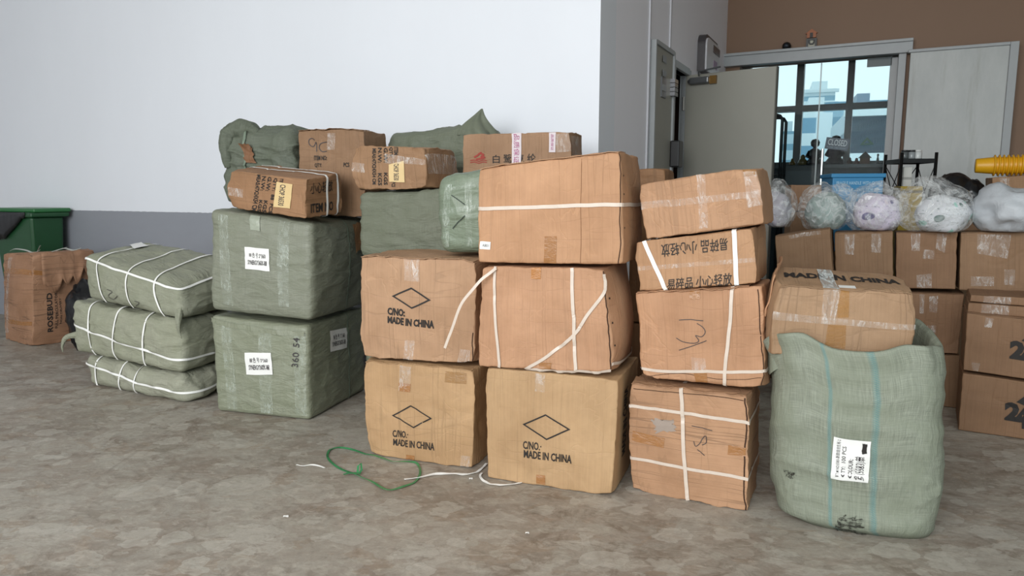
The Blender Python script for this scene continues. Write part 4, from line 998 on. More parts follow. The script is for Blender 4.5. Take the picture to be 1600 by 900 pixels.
patch(L1, 'top', [(200, 383), (220, 381), (232, 386), (210, 391)], M['label'], 'paper_label', L1.root, off=.012)
pxline(L1, 'front', [(168, 452), (176, 456), (170, 462), (178, 467), (184, 462)], .004, L1.root, curve=True, off=.005)
pxline(L1, 'front', [(211, 470), (218, 473), (213, 478), (221, 482)], .004, L1.root, curve=True, off=.005)
def tail(s, pts, rads, name='tied_corner', n=26, k=7, crease=.30):
    Q = catmull2([tuple(p) + (r,) for p, r in zip(pts, rads)], k=k); V = []; Fc = []; U = []; last = None
    P = [Vector(q[:3]) for q in Q]; m_ = len(P)
    for i, p in enumerate(P):
        t = (P[min(i + 1, m_ - 1)] - P[max(i - 1, 0)]).normalized(); a_ = t.cross(Z3) if last is None else last - t * last.dot(t)
        if a_.length < .05: a_ = t.cross(X3)
        a_.normalize(); last = a_; c_ = t.cross(a_); r = max(Q[i][3], .002)
        for j in range(n):
            an = 2 * PI * j / n; q = p + a_ * math.cos(an) * r + c_ * math.sin(an) * r
            w_ = 1 + crease * noise.noise(Vector((math.cos(an) * 1.6, math.sin(an) * 1.6, i * .22))) + crease * .7 * (1 - 3 * abs(noise.noise(Vector((math.cos(an) * 2.4 + 5, math.sin(an) * 2.4, i * .12)))))
            V.append(p + (q - p) * w_)
    for i in range(m_ - 1):
        for j in range(n): j2 = (j + 1) % n; Fc.append((i * n + j, i * n + j2, (i + 1) * n + j2, (i + 1) * n + j)); U.append([(j / n * .4, i * .03), ((j + 1) / n * .4, i * .03), ((j + 1) / n * .4, i * .03 + .03), (j / n * .4, i * .03 + .03)])
    Fc += [tuple(range(n))[::-1], tuple(range((m_ - 1) * n, m_ * n))]; U += [[(0, 0)] * n] * 2
    return mesh(name, V, Fc, s.mat, s.root, True, U)
c = L2.S('left', .95, .35); e = -alg(Y4); tail(L2, [c - e * .05, c + e * .05 - Z3 * .02 - nrm(Y4) * .04, c + e * .08 - Z3 * .08 - nrm(Y4) * .06, c + e * .085 - Z3 * .13 - nrm(Y4) * .06], [.022, .016, .008, .003])
c = L1.S('right', .05, .12); tail(L1, [c + e * .05 + Z3 * .05, c - Z3 * .03 - nrm(Y4) * .05, c - Z3 * .10 - nrm(Y4) * .05, c - Z3 * .14 - nrm(Y4) * .05 - e * .02], [.03, .016, .008, .003])

# ---- small carton lying on the big upper bale, end face turned right
nB = nrm(YB); PS = Vector((PB[0], PB[1], 0))
Y5 = -27
c5 = make('carton', 'small brown carton with stencilled measurements and two white straps, on the big green bale', 'carton', cm('carton_h', 'a87c54', seed=11, dirt=.5, horiz=True), (PS + nB * .05 + alg(YB) * .1)[:2], Y5,
          [(356, 266), (478, 281), (478, 345), (355, 327)], .33, lift=.012, r=.006, amp=.006, edge=.010, crush=.05, seed=11, back_dz=(.045, .045, .02, .03), dskew=-.02)
for tx, t0, t1, wd in (('MEAS:47X24X54 CM', (402, 273), (395, 330), 6), ('N.W:     KGS', (410, 275), (404, 333), 6), ('G.W:     KGS', (419, 276), (413, 335), 6), ('QTY:  88  PCS', (428, 278), (422, 336), 6), ('ITEM NO:', (438, 279), (436, 296), 5)):
    text_on(c5, 'front', tx, [(t0[0], t0[1]), (t0[0] + wd, t0[1] + .5), (t1[0] + wd, t1[1] + .5), t1], c5.root, rot=270, bold=.03, name='printed_text')
patch(c5, 'front', [(433, 284), (458, 288), (454, 326), (428, 323)], M['label_y'], 'paper_label', c5.root, off=.0045)
text_on(c5, 'front', 'CHOP 36530', [(439, 288), (448, 289), (444, 322), (435, 321)], c5.root, M['pen'], rot=270, bold=.02, name='label_text', off=.006)
text_on(c5, 'right', '小心轻放', None, c5.root, ab=sub(.12, .60, .72, .88), bold=.03, name='printed_text'); text_on(c5, 'right', 'ITEM NO', None, c5.root, ab=sub(.12, .12, .72, .36), bold=.03, name='printed_text')
for a_ in (.55, .86):
    strap(c5, [('right', (a_, 0), (a_, 1)), ('top', (1, a_), (0, a_)), ('left', (1 - a_, 1), (1 - a_, 0)), ('bottom', (0, 1 - a_), (1, 1 - a_))], .016, c5.root, M['strap'], .004)
patch(c5, 'front', [(357, 292), (380, 296), (380, 309), (357, 305)], M['tape_w'], 'tape', c5.root)

# ---- things behind (second row)
def wallpt(u, v, off): return on_plane(u, v, CN - WN * off, WN)
Pw = CN - WN * .62
YR = -20
def P_at(u, dist):
    r = ray(u, 300); return (r.x / r.y * dist, dist)
c10 = make('carton', 'brown carton with a cream label and stencilled measurements, in the middle on a green bale', 'carton', cm('carton_i', 'a87f58', seed=12, dirt=.35), P_at(610, 4.02), -24,
           [(547, 229), (664, 229), (669, 294), (553, 297)], .36, r=.006, amp=.006, edge=.009, crush=.05, seed=12)
for tx, u0, wd, v0, v1 in (('MEAS:47X24X54 CM', 582, 6, 232, 288), ('N.W:     KGS', 591, 6, 231, 290), ('G.W:     KGS', 600, 6, 231, 289), ('QTY:', 608, 6, 230, 246), ('ITEM', 616, 6, 230, 242), ('PCS', 612, 6, 284, 292)):
    text_on(c10, 'front', tx, [(u0, v0), (u0 + wd, v0), (u0 + wd, v1), (u0, v1)], c10.root, rot=270, bold=.03, name='printed_text')
patch(c10, 'front', [(608, 257), (632, 251), (633, 285), (609, 284)], M['label_y'], 'paper_label', c10.root, off=.0045)
text_on(c10, 'front', 'CHOP 36530', [(616, 257), (624, 255), (624, 282), (616, 282)], c10.root, M['pen'], rot=270, bold=.02, name='label_text', off=.006)
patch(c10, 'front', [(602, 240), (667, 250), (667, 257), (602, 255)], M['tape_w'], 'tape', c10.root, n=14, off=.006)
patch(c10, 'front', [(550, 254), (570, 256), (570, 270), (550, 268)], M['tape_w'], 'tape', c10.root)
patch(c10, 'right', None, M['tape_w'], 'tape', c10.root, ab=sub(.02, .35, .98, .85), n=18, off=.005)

b15 = make('wrapped_bale', 'smooth grey-green bale in the middle of the second row, under the brown labelled carton', 'bale', fb_('green_wrap_c', '7c8375', k=(.74, .70, .68), seed=6), P_at(620, 4.0), -22,
           [(560, 301), (712, 297), (712, 402), (562, 402)], .85, r=.03, amp=.008, freq=2.5, fold=.010, seed=41, body='wrapping', bulges={'F': .02}, ncell=34, lift=0)
b16 = make('wrapped_bale', 'rounded green bale crossed with packing tape, on the upper diamond-marked carton', 'bale', fb_('green_wrap_d', '82907f', k=(.78, .76, .74), seed=7, film=.5), P_at(720, 3.49), -20,
           [(681, 277), (766, 259), (768, 396), (686, 395)], .27, r=.05, amp=.008, freq=3, fold=.008, seed=42, body='wrapping', bulges={'F': .02, 'L': .02}, ncell=30)
for q in ([(697, 289), (707, 288), (702, 385), (692, 384)], [(727, 286), (738, 285), (738, 384), (730, 385)]): patch(b16, 'front', q, M['tape_g'], 'tape', b16.root, n=12, off=.005)
patch(b16, 'front', [(684, 328), (744, 320), (744, 328), (684, 337)], M['tape_g'], 'tape', b16.root, n=14, off=.006)
patch(b16, 'front', [(706, 293), (744, 288), (744, 293), (706, 298)], M['tape_g'], 'tape', b16.root, n=10, off=.006)
dk = plain('dark_slit', '2e3a34', .7)
pxline(b16, 'front', [(706, 305), (716, 312), (727, 320)], .004, b16.root, dk, .006, 'slit'); pxline(b16, 'front', [(727, 337), (716, 347), (708, 357)], .004, b16.root, dk, .006, 'slit')

BR_ = PS + nB * .43
c9 = make('carton', 'carton with 90 handwritten in the upper left corner, behind the others against the wall', 'carton', cm('carton_j', 'a07a56', seed=13), BR_[:2], YB,
          [(466, 203), (569, 203), (570, 340), (468, 332)], .30, lift=.0, r=.006, amp=.006, edge=.008, crush=.04, seed=13)
pxline(c9, 'front', [(492, 219), (488, 216), (483, 219), (484, 226), (490, 229), (494, 222), (495, 230), (495, 237)], .005, c9.root, curve=True, name='handwriting')
pxline(c9, 'front', [(511, 222), (502, 224), (499, 231), (504, 237), (511, 236)], .005, c9.root, curve=True, name='handwriting')
text_on(c9, 'front', 'ITEM NO:', [(491, 243), (511, 243), (511, 250.5), (491, 250.5)], c9.root, bold=.03, name='printed_text')
text_on(c9, 'front', 'QTY:', [(492, 255), (503, 255), (503, 262), (492, 262)], c9.root, bold=.03, name='printed_text')
text_on(c9, 'front', 'PCS', [(537, 254), (546, 254), (546, 261), (537, 261)], c9.root, bold=.03, name='printed_text')
patch(c9, 'front', [(512, 208), (524, 208), (523, 234), (511, 234)], M['tape_w'], 'tape', c9.root)
flap(c9, 'top', c9.root, c9.mat, .012, seed=22)

b11 = make('wrapped_bale', 'long dark green bale against the white wall with a pointed twisted corner', 'bale', fb_('green_wrap_e', '6e7569', k=(.92, .88, .84), seed=8), P_at(760, 4.44), -24,
           [(604, 210), (760, 197), (762, 299), (606, 299)], .26, r=.05, amp=.012, freq=2.5, fold=.014, seed=43, body='wrapping', ncell=36, bulges={'T': .02})
# twisted ear at its right end
pk = [on_plane(u, v, Vector((*P_at(745, 4.56), 0)), nrm(-24)) for u, v in ((745, 212), (744, 203), (745, 192), (749, 181), (753, 170))]
V = []; Fc = []; n = 24
for i, (p, rx, ry) in enumerate(zip(pk, (.13, .115, .075, .034, .006), (.10, .09, .06, .03, .006))):
    for k in range(n):
        an = 2 * PI * k / n; rr_ = 1 + .22 * math.sin(5 * an + i * .8) * (1 if i < 4 else 0)
        V.append(p + alg(-24) * math.cos(an) * rx * rr_ + nrm(-24) * math.sin(an) * ry * rr_)
for i in range(4):
    for k in range(n): Fc.append((i * n + k, i * n + (k + 1) % n, (i + 1) * n + (k + 1) % n, (i + 1) * n + k))
mesh('twisted_ear', V, Fc, b11.mat, b11.root, True, [[(k * .02, i * .03)] * 4 for i in range(4) for k in range(n)]).modifiers.new('s', 'SUBSURF').levels = 1

b7 = make('torn_bale', 'lumpy dark green bale at the top left with a tear showing brown board inside', 'bale', fb_('green_wrap_f', '6b7268', k=(.8, .78, .74), seed=9), BR_[:2], YB,
          [(346, 212), (459, 200), (459, 326), (349, 325)], .34, lift=.02, r=.07, amp=.022, freq=3, fold=.024, seed=44, body='wrapping', ncell=44, bulges={'T': .03})
def b7p(u, v, o): return on_plane(u, v, b7.c[(0, 0, 0)] + nB * o, nB)
tail(b7, [b7p(357, 262, .02), b7p(354, 232, .02), b7p(358, 210, .04), b7p(374, 203, .06), b7p(392, 205, .07), b7p(402, 214, .08), b7p(404, 228, .08)], [.02, .04, .05, .055, .055, .045, .02], 'bunched_fold', crease=.28)
tail(b7, [b7p(404, 212, .12), b7p(425, 207, .12), b7p(450, 209, .12), b7p(468, 214, .12)], [.03, .04, .04, .02], 'bunched_fold', crease=.2)
patch(b7, 'front', [(374, 222), (392, 226), (402, 256), (386, 256)], cm('carton_inner_b', '8d6240', seed=31), 'exposed_carton', b7.root, off=.014, n=10, ragged=.03)
strap(b7, [('front', (.33, .1), (.34, 1)), ('top', (.34, 0), (.34, 1))], .014, b7.root, cord, .012, 'cord')

c12 = make('carton', 'long printed carton with red bird emblem and Chinese name, by the wall corner', 'carton', cm('carton_k', 'ad8560', seed=14, lines=.3, dirt=.2), P_at(800, 4.02), -20,
           [(723, 210), (892, 206), (893, 298), (723, 299)], .24, r=.005, amp=.004, edge=.006, crush=.03, seed=14)
ch = [('白', 770, 781, 242, 255), ('鹭', 787, 800, 241, 255), ('氨', 806, 819, 241, 255), ('纶', 824, 837, 240, 254)]
for t_, u0, u1, v0, v1 in ch: text_on(c12, 'front', t_, [(u0, v0), (u1, v0), (u1, v1), (u0, v1)], c12.root, bold=.03, name='printed_character')
red = plain('red_print', '96352b', .7)
pxline(c12, 'front', [(741, 246), (746, 243), (750, 240), (756, 242), (752, 245), (758, 246), (750, 248), (744, 249)], .010, c12.root, red, curve=True, name='red_emblem')
pxline(c12, 'front', [(748, 243), (750, 239), (753, 238)], .005, c12.root, red, curve=True, name='red_emblem'); 
for k in range(2): pxline(c12, 'front', [(735, 251 + 3 * k), (742, 250 + 3 * k), (748, 252 + 3 * k), (755, 250 + 3 * k), (761, 251 + 3 * k)], .005, c12.root, red, curve=True, name='red_wave')
tw = label_mat('white_printed_tape', 'd4c8cc'); pk_ = plain('pink_print', 'a8527f', .5)
for u0, u1, v1 in ((800, 815, 258), (858, 869, 238)):
    patch(c12, 'front', [(u0, 208), (u1, 207.5), (u1 - 1, v1), (u0, v1)], tw, 'printed_tape', c12.root, n=8, off=.004)
    text_on(c12, 'front', '品质保证', [(u0 + 3, 210), (u1 - 3, 210), (u1 - 4, v1 - 3), (u0 + 3, v1 - 3)], c12.root, pk_, bold=.01, rot=270, name='tape_print', off=.006)
patch(c12, 'front', [(869, 210), (892, 208), (892, 236), (869, 238)], M['tape_w'], 'tape', c12.root, n=10)
patch(c12, 'right', None, M['tape_w'], 'tape', c12.root, ab=sub(.05, .3, .95, .95), n=12)
c22 = make('carton', 'brown carton peeping out between the tallest stack and the tilted carton by the door', 'carton', cm('carton_l', 'a0744c', seed=15), P_at(1025, 3.85), -24,
           [(985, 264), (1040, 264), (1040, 330), (985, 330)], .25, r=.012, amp=.006, edge=.008, crush=.04, seed=15)

# supporting goods under the second row
def prop(name, label, mat, ref, top_z, kind='carton', d_in=.0, levels=1, group=None, a0=0.0):
    B = [ref.c[(0, 0, 0)].lerp(ref.c[(1, 0, 0)], a0), ref.c[(1, 0, 0)], ref.c[(1, 1, 0)], ref.c[(0, 1, 0)].lerp(ref.c[(1, 1, 0)], a0)]
    h = top_z / levels
    for k in range(levels):
        z0, z1 = k * h + .002, (k + 1) * h - .004
        g = lambda p, z: Vector((p.x, p.y, z))
        s = SoftBox([g(B[0], z1), g(B[1], z1), g(B[1], z0), g(B[0], z0)], [g(B[3], z1), g(B[2], z1), g(B[2], z0), g(B[3], z0)], r=.012 if kind == 'carton' else .05, amp=.003, seed=50 + k, ncell=8)
        t = thing(name, label[k] if isinstance(label, list) else label, 'carton' if kind == 'carton' else 'bale', (s.base.x, s.base.y, z0), group)
        s.build('carton_body' if kind == 'carton' else 'wrapping', mat, t)
def zb(s): return min(s.c[k].z for k in ((0, 0, 0), (1, 0, 0), (0, 1, 0), (1, 1, 0)))
prop('wrapped_bale', 'grey-green bale on the floor under the smooth middle bale, hidden by the marked cartons', M['green_wrap_c'], b15, zb(b15), 'bale')
prop('carton', ['plain carton on the floor at the base of the stack carrying the red bird carton', 'plain carton directly under the red bird carton, behind the tallest stack'], M['carton_k'], c12, zb(c12), levels=2, a0=.5, group='plain cartons under the red bird carton')
prop('carton', ['plain carton on the floor at the base behind the tilted stack', 'plain carton directly under the one peeping out behind the tilted stack'], M['carton_l'], c22, zb(c22), levels=2, group='plain cartons behind the tilted stack')

# ---- torn carton at the far left
P6, Y6 = gplane((5, 535), (49, 542)); P6 = floor_pt(49, 542)[:2]; Y6 = -36
c6 = make('torn_carton', 'torn brown carton with tall black sideways lettering beside the green bin', 'carton', cm('carton_m', 'b28460', seed=16, horiz=True, lines=2.2, dirt=.4), P6, Y6,
          [(4, 397), (50, 395), (50, 541), (8, 531)], .50, ground=True, r=.008, amp=.012, edge=.012, crush=.05, seed=16, freq=3, bulges={'F': .03, 'R': .02})
text_on(c6, 'right', 'ROSEBUD', [(72, 458), (81, 457), (83, 518), (74, 519)], c6.root, rot=90, bold=.03, name='printed_text')
text_on(c6, 'right', 'FULL PERCULATOR', [(85, 457), (89, 456), (90, 512), (86, 513)], c6.root, rot=90, bold=.01, name='printed_text')
text_on(c6, 'right', 'NON DELIVERY', [(92, 466), (95, 465), (96, 505), (93, 506)], c6.root, rot=90, bold=.01, name='printed_text')
patch(c6, 'front', [(5, 419), (49, 422), (49, 430), (6, 427)], M['tape_b'], 'brown_tape', c6.root, n=10)
patch(c6, 'right', [(50, 422), (75, 424), (75, 431), (50, 430)], M['tape_b'], 'brown_tape', c6.root, n=10)
patch(c6, 'front', [(12, 498), (50, 503), (50, 509), (13, 505)], M['tape_b'], 'brown_tape', c6.root, n=10)
patch(c6, 'front', [(14, 402), (20, 402), (14, 520), (8, 520)], M['tape_w'], 'tape', c6.root, n=14)
# the torn outer board hanging on its right side
V = []; Fc = []; n = 20; U = []
for i in range(n + 1):
    a = .12 + .86 * i / n; lo = .70 - .10 * noise.noise(Vector((i * .5, 1, 2))) - .12 * max(0, 1 - abs(i - 4) / 5.0) + (.08 if i > 14 else 0)
    for j in range(7):
        b = 1.0 - (1.0 - lo) * j / 6; o = .012 + .035 * (j / 6) ** 2 + .006 * noise.noise(Vector((i * .8, j * .9, 0)))
        V.append(c6.S('right', a, min(b, 1)) + c6.N('right', a, .8) * o); U.append((a * .5, b * .8))
for i in range(n):
    for j in range(6): Fc.append((i * 7 + j, i * 7 + j + 1, (i + 1) * 7 + j + 1, (i + 1) * 7 + j))
tb_ = mesh('torn_board', V, Fc, c6.mat, c6.root, True, [[U[k] for k in f] for f in Fc]); tb_.modifiers.new('s', 'SOLIDIFY').thickness = .005
# loose straps thrown on top
for k, pts in enumerate(([(16, 392), (24, 389), (40, 391), (52, 395), (62, 391)], [(60, 396), (78, 394), (92, 390), (104, 387)], [(58, 394), (61, 388), (63, 384)], [(88, 392), (100, 388), (114, 391), (126, 388)])):
    Q = [on_plane(u, v, Vector((P6[0], P6[1], 0)) + nrm(Y6) * (.06 + .1 * (k > 0)), nrm(Y6)) for u, v in pts]
    Q = [Vector(q) for q in catmull2([tuple(q) for q in Q])]
    ribbon_pts(Q, [(Z3 - nrm(Y6) * .6).normalized()] * len(Q), .014, plain('grey_strap', 'aeb0aa', .5), 'loose_strap', c6.root, .002)
# black rubbish bag in the gap
def blob(name, P, rx, ry, rz, mat, parent, yaw=0, amp=.12, fr=6, seed=0, sub_=4, flat=.0, ridges=True, pinch=None, fold_s=.08):
    bm = bmesh.new(); bmesh.ops.create_icosphere(bm, subdivisions=sub_, radius=1)
    ex, ey = alg(yaw), nrm(yaw); V = []; sd = Vector((seed * 3.1, seed * 1.3, seed * 2.7))
    for v in bm.verts:
        c = v.co.copy(); k = 1 + amp * noise.noise(c * 1.6 + sd)
        if ridges:
            q = c * fr * .5 + sd; k += fold_s * (1 - abs(noise.noise(q)) * 2.2) * .6 + fold_s * .5 * (1 - abs(noise.noise(q * 2.1)) * 2)
        if pinch:
            d = max(0, c.normalized().dot(Vector(pinch).normalized())); k += .55 * max(0, d - .8) * 2
        c = c * k; c.z = max(c.z, -1 + flat); V.append(Vector(P) + ex * c.x * rx + ey * c.y * ry + Z3 * (c.z + 1 - flat) * rz)
    Fc = [tuple(v.index for v in f.verts) for f in bm.faces]; U = [[((V[k] - Vector(P)).dot(ex) + .3 * (V[k] - Vector(P)).dot(ey), (V[k] - Vector(P)).z) for k in f] for f in Fc]
    bm.free(); return V, Fc, U
p = Vector((-3.66, 6.0, 0))
V, Fc, U = blob('bag', p, .15, .14, .30, None, None, seed=3, flat=.15, fr=9, fold_s=.2)
tag(mesh('rubbish_bag', V, Fc, M['black_bag'], None, True, loc=p), 'crumpled black rubbish bag between the torn carton and the strapped bales', 'bag')

# ---- green wheeled bin
bw = Vector((ray(47, 330).x / ray(47, 330).y * 6.74, 6.74, 0)); ey_, ex_ = nrm(-27) * .48, alg(-27)
bt = thing('wheeled_bin', 'dark green wheeled bin with black liner over its rim at the left edge', 'bin', bw - ex_ * .33 + ey_ * .3)
M['bin'] = plain('bin_green', '1f4a2c', .38, var=.1); hb = on_plane(30, 327, bw, ey_).z
V = []; ring = [(0, .08, .0), (.04, .08, .06), (.045, .07, hb - .10), (-.0, .0, hb - .04)]
for ins, _, z in ((.07, 0, .06), (.0, 0, hb - .07)):
    for x, y in ((-.66 + ins, ins), (-ins, ins), (-ins, .66 - ins), (-.66 + ins, .66 - ins)): V.append(bw + ex_ * x + ey_ * y + Z3 * z)
bevel(mesh('bin_body', V, [(3, 2, 1, 0), (4, 5, 6, 7), (0, 1, 5, 4), (1, 2, 6, 5), (2, 3, 7, 6), (3, 0, 4, 7)], M['bin'], bt, False), .03, 4)
bevel(MB().box(bw, ex_, ey_, Z3, -.70, .05, -.05, .71, hb - .075, hb - .03).build('rim', M['bin'], bt), .014, 3)
bevel(MB().box(bw, ex_, ey_, Z3, -.68, .06, -.0, .74, hb - .03, hb + .01).build('lid', plain('bin_lid_green', '2d6a3c', .35), bt), .015, 3)
V = []; Fc = []; n = 26
for i in range(n + 1):
    x = -.70 + .66 * i / n; dr_ = .03 + .24 * min(1, 1.6 * (1 - i / n)) + .03 * noise.noise(Vector((i * .5, 0, 3)))
    for j in range(6):
        t = j / 5; V.append(bw + ex_ * x - ey_ * (.052 + .02 * math.sin(t * PI) + .008 * noise.noise(Vector((i * .7, j, 9)))) + Z3 * (hb - .028 - dr_ * t))
for i in range(n):
    for j in range(5): Fc.append((i * 6 + j, i * 6 + j + 1, (i + 1) * 6 + j + 1, (i + 1) * 6 + j))
ln_ob = mesh('bin_liner', V, Fc, M['black_bag'], bt, True); ln_ob.modifiers.new('s', 'SOLIDIFY').thickness = .004
for x in (-.55, -.12):
    MB().lathe(bw + ex_ * x + ey_ * .62 + Z3 * .10, [(0, 0), (.1, 0), (.1, .05), (0, .05)], 20, ex_).build('wheel', plain('rubber', '1a1a1a', .7), bt, True)
    MB().box(bw, ex_, ey_, Z3, x - .03, x + .03, .05, .11, 0, .07).build('foot', M['bin'], bt)

# ============================================================ the tall woven sack with the carton in it
class Sack:
    def __init__(s, ctr, yaw, prof, rim):
        s.ctr, s.ex, s.ey, s.prof, s.rim = ctr, alg(yaw), nrm(yaw), prof, rim
    def rad(s, b):
        pr = s.prof
        for i in range(len(pr) - 1):
            if b <= pr[i + 1][0]:
                t = (b - pr[i][0]) / (pr[i + 1][0] - pr[i][0]); t = t * t * (3 - 2 * t) if i == 0 else t
                return [pr[i][k] + (pr[i + 1][k] - pr[i][k]) * t for k in (1, 2, 3)]
        return list(pr[-1][1:])
    def height(s, a):
        r = s.rim; x = (a % 1) * len(r); i = int(x); t = x - i; t = t * t * (3 - 2 * t); return r[i % len(r)] * (1 - t) + r[(i + 1) % len(r)] * t
    def S(s, f, a, b):
        an = 2 * PI * (a - .75)     # a=.5 faces the camera, increasing to the right
        xl, xr, dp = s.rad(b); cs, sn = math.cos(an), math.sin(an)
        e = 2 / 3.2; x = abs(cs) ** e * (1 if cs > 0 else -1); y = abs(sn) ** e * (1 if sn > 0 else -1)
        hx = (xr - xl) / 2; mx = (xr + xl) / 2
        z = b * s.height(a)
        p = s.ctr + s.ex * (mx + hx * x) + s.ey * (dp * y) + Z3 * z
        n = (s.ex * x + s.ey * y).normalized()
        q = Vector((a * 6, b * 2.4, 3))
        w_ = min(1, b * 5 + .15)
        p += n * (w_ * (.014 * noise.noise(q * 1.1) + .010 * noise.noise(p * 5) + .010 * (1 - abs(noise.noise(Vector((p.x * 3, p.y * 3, p.z * 9)))) * 3) * (1 - b * .6)))
        p += n * (.016 * noise.noise(Vector((math.sin(2 * PI * a) * 2.6, math.cos(2 * PI * a) * 2.6, 4))) * max(0, b - .8) * 5) + n * (.004 * max(0, b - .93) / .07)
        p += n * (.012 * (max(0, 1 - abs(noise.noise(Vector((a * 5, b * 9, 7)))) / .12) - .4) * max(0, 1 - abs(b - .28) / .25))
        return p
    def N(s, f, a, b):
        e = .006; b0, b1 = max(0, b - e), min(1, b + e); return (s.S(f, a + e, b) - s.S(f, a - e, b)).cross(s.S(f, a, b1) - s.S(f, a, b0)).normalized()
    def dims(s, f): return (1.9, .8)
f0, f1 = floor_pt(1212, 820), floor_pt(1450, 858); dd = f1 - f0; ys = math.degrees(math.atan2(dd.y, dd.x)) + 3
fm_ = (f0 + f1) / 2; sc_ = Vector((fm_.x, fm_.y, 0)) + nrm(ys) * .20
def sx(u, v):     # signed offset along the sack's width of a silhouette pixel
    return (on_plane(u, v, sc_, nrm(ys)) - sc_).dot(alg(ys))
prof = [(0, sx(1238, 815), sx(1448, 838), .16), (.05, sx(1212, 800), sx(1456, 815), .20), (.25, sx(1205, 740), sx(1465, 745), .215), (.5, sx(1203, 670), sx(1466, 670), .225), (.75, sx(1206, 600), sx(1470, 600), .225), (.92, sx(1198, 555), sx(1469, 560), .225), (1.0, sx(1190, 535), sx(1462, 525), .23)]
zr = lambda u, v, off: on_plane(u, v, sc_ + nrm(ys) * off, nrm(ys)).z
# rim heights round the mouth (a from 0 = back, .25 = left, .5 = front, .75 = right)
rim = [.82, .80, .80, zr(1190, 533, .05), zr(1193, 530, -.05), zr(1212, 521, -.16), zr(1250, 520, -.2), zr(1330, 549, -.22), zr(1405, 538, -.2), zr(1445, 540, -.16), zr(1466, 538, -.05), zr(1462, 515, .08), zr(1445, 500, .17), .84]
# resample: list index 0 -> a=0
SK = Sack(sc_, ys, prof, rim)
sroot = thing('woven_sack', 'tall green woven sack with blue stripes and a white label, standing in front at right', 'sack', sc_)
na, nb = 120, 46; V = []; Fc = []; U = []
for j in range(nb + 1):
    for i in range(na): V.append(SK.S('s', i / na, j / nb))
# mouth turned inward
for k, (ins, dz) in enumerate(((.010, .004), (.025, -.012), (.03, -.06), (.035, -.14))):
    for i in range(na):
        p = SK.S('s', i / na, 1); d = (sc_ - p); d.z = 0; V.append(p + d.normalized() * ins + Z3 * dz)
NB = nb + 4
for j in range(NB):
    for i in range(na):
        i2 = (i + 1) % na; Fc.append((j * na + i, j * na + i2, (j + 1) * na + i2, (j + 1) * na + i))
        U.append([(x / na * 1.9, y / nb * .8) for x, y in ((i, j), (i + 1, j), (i + 1, j + 1), (i, j + 1))])
Fc.append(tuple(range(na))[::-1]); U.append([(0, 0)] * na)
# stripe positions in the fabric's own coordinates
u1 = solve(SK, 's', 1296, 700)[0] * 1.9; u2 = solve(SK, 's', 1367, 700)[0] * 1.9
M['sackmat'] = fabric_mat('woven_sack_green', '979f91', k=(.73, .70, .69), seed=0, weave=1.6, bstr=.28, horiz=False, stripes=(u1, u2))
mesh('sack_body', V, Fc, M['sackmat'], sroot, True, U)
ql = [(1303, 681), (1361, 689), (1356, 754), (1298, 746)]
patch(SK, 's', ql, M['label'], 'paper_label', sroot, off=.006, n=10)
def lq(x0, y0, x1, y1, q=ql):
    def at(x, y): return tuple(q[0][k] * (1 - x) * (1 - y) + q[1][k] * x * (1 - y) + q[2][k] * x * y + q[3][k] * (1 - x) * y for k in (0, 1))
    return [at(x0, y0), at(x1, y0), at(x1, y1), at(x0, y1)]
for tx, r_ in (('ITEM NO:5583-新款组合生肖-2', (.09, .05, .20, .95)), ('QTY:  100 PCS', (.25, .20, .38, .95)), ('COLOUR:', (.44, .48, .56, .95)), ('SIZE:', (.61, .68, .73, .95)), ('第(5583)单', (.77, .40, .90, .95))):
    text_on(SK, 's', tx, lq(*r_), sroot, M['pen'], .01, 'label_text', .008, rot=90)
cx, cy = lq(.66, .06, .94, .34)[0], lq(.66, .06, .94, .34)[2]
patch(SK, 's', [(cx[0] + 1, cx[1] + 1), (cy[0] - 1, cx[1] + 3), (cy[0] - 2, cy[1] - 2), (cx[0], cy[1] - 3)], M['ink'], 'ink_blot', sroot, off=.0088, ragged=.10, n=8)
# grime low on the sack: dark scuffs
for k, q in enumerate(([(1316, 806), (1352, 810), (1352, 846), (1318, 843)], [(1226, 733), (1244, 738), (1242, 748), (1226, 744)])):
    t = NT('dirt_scuff_%d' % k); uv = t.n('UVMap').outputs[0]; nz = t.noise(t.mapv(uv, (1, 1, 1)), 70, 6, .8); t.bsdf(lin('2c2a24'), .9, Alpha=t.ramp(nz, [(.47, W4(0)), (.56, W4(.9))])); patch(SK, 's', q, t.m, 'dirt_scuff', sroot, off=.004, ragged=.25, n=8)

# carton standing out of the sack
PC = sc_ - nrm(ys) * .15; YC = ys + 5
c8 = make('carton', 'tape-bound carton lettered on its lid, standing out of the tall woven sack', 'carton', cm('carton_n', 'b58f68', seed=17, dirt=.35), PC[:2], YC,
          [(1214, 446), (1433, 459), (1426, 560), (1200, 556)], .30, r=.008, amp=.006, edge=.008, crush=.03, seed=17, back_dz=(.045, .04, 0, 0), dskew=.02, bulges={'L': .02})
text_on(c8, 'top', 'MADE IN CHINA', None, c8.root, ab=sub(.08, .42, .95, .66), bold=.05, name='printed_text')
patch(c8, 'front', [(1287, 450), (1314, 452), (1304, 500), (1283, 499)], M['tape_w'], 'tape', c8.root, n=12, off=.004)
patch(c8, 'front', [(1309, 452), (1327, 453), (1326, 496), (1308, 496)], brown_tape_mat('amber_tape', 'b98544', .5), 'brown_tape', c8.root, n=8)
patch(c8, 'front', [(1197, 484), (1430, 507), (1430, 515), (1197, 497)], M['tape_w'], 'tape', c8.root, n=30, off=.006)
patch(c8, 'front', [(1294, 505), (1322, 508), (1320, 545), (1288, 542)], brown_tape_mat('amber_tape_b', 'b07f45', .5), 'brown_tape', c8.root, n=8)
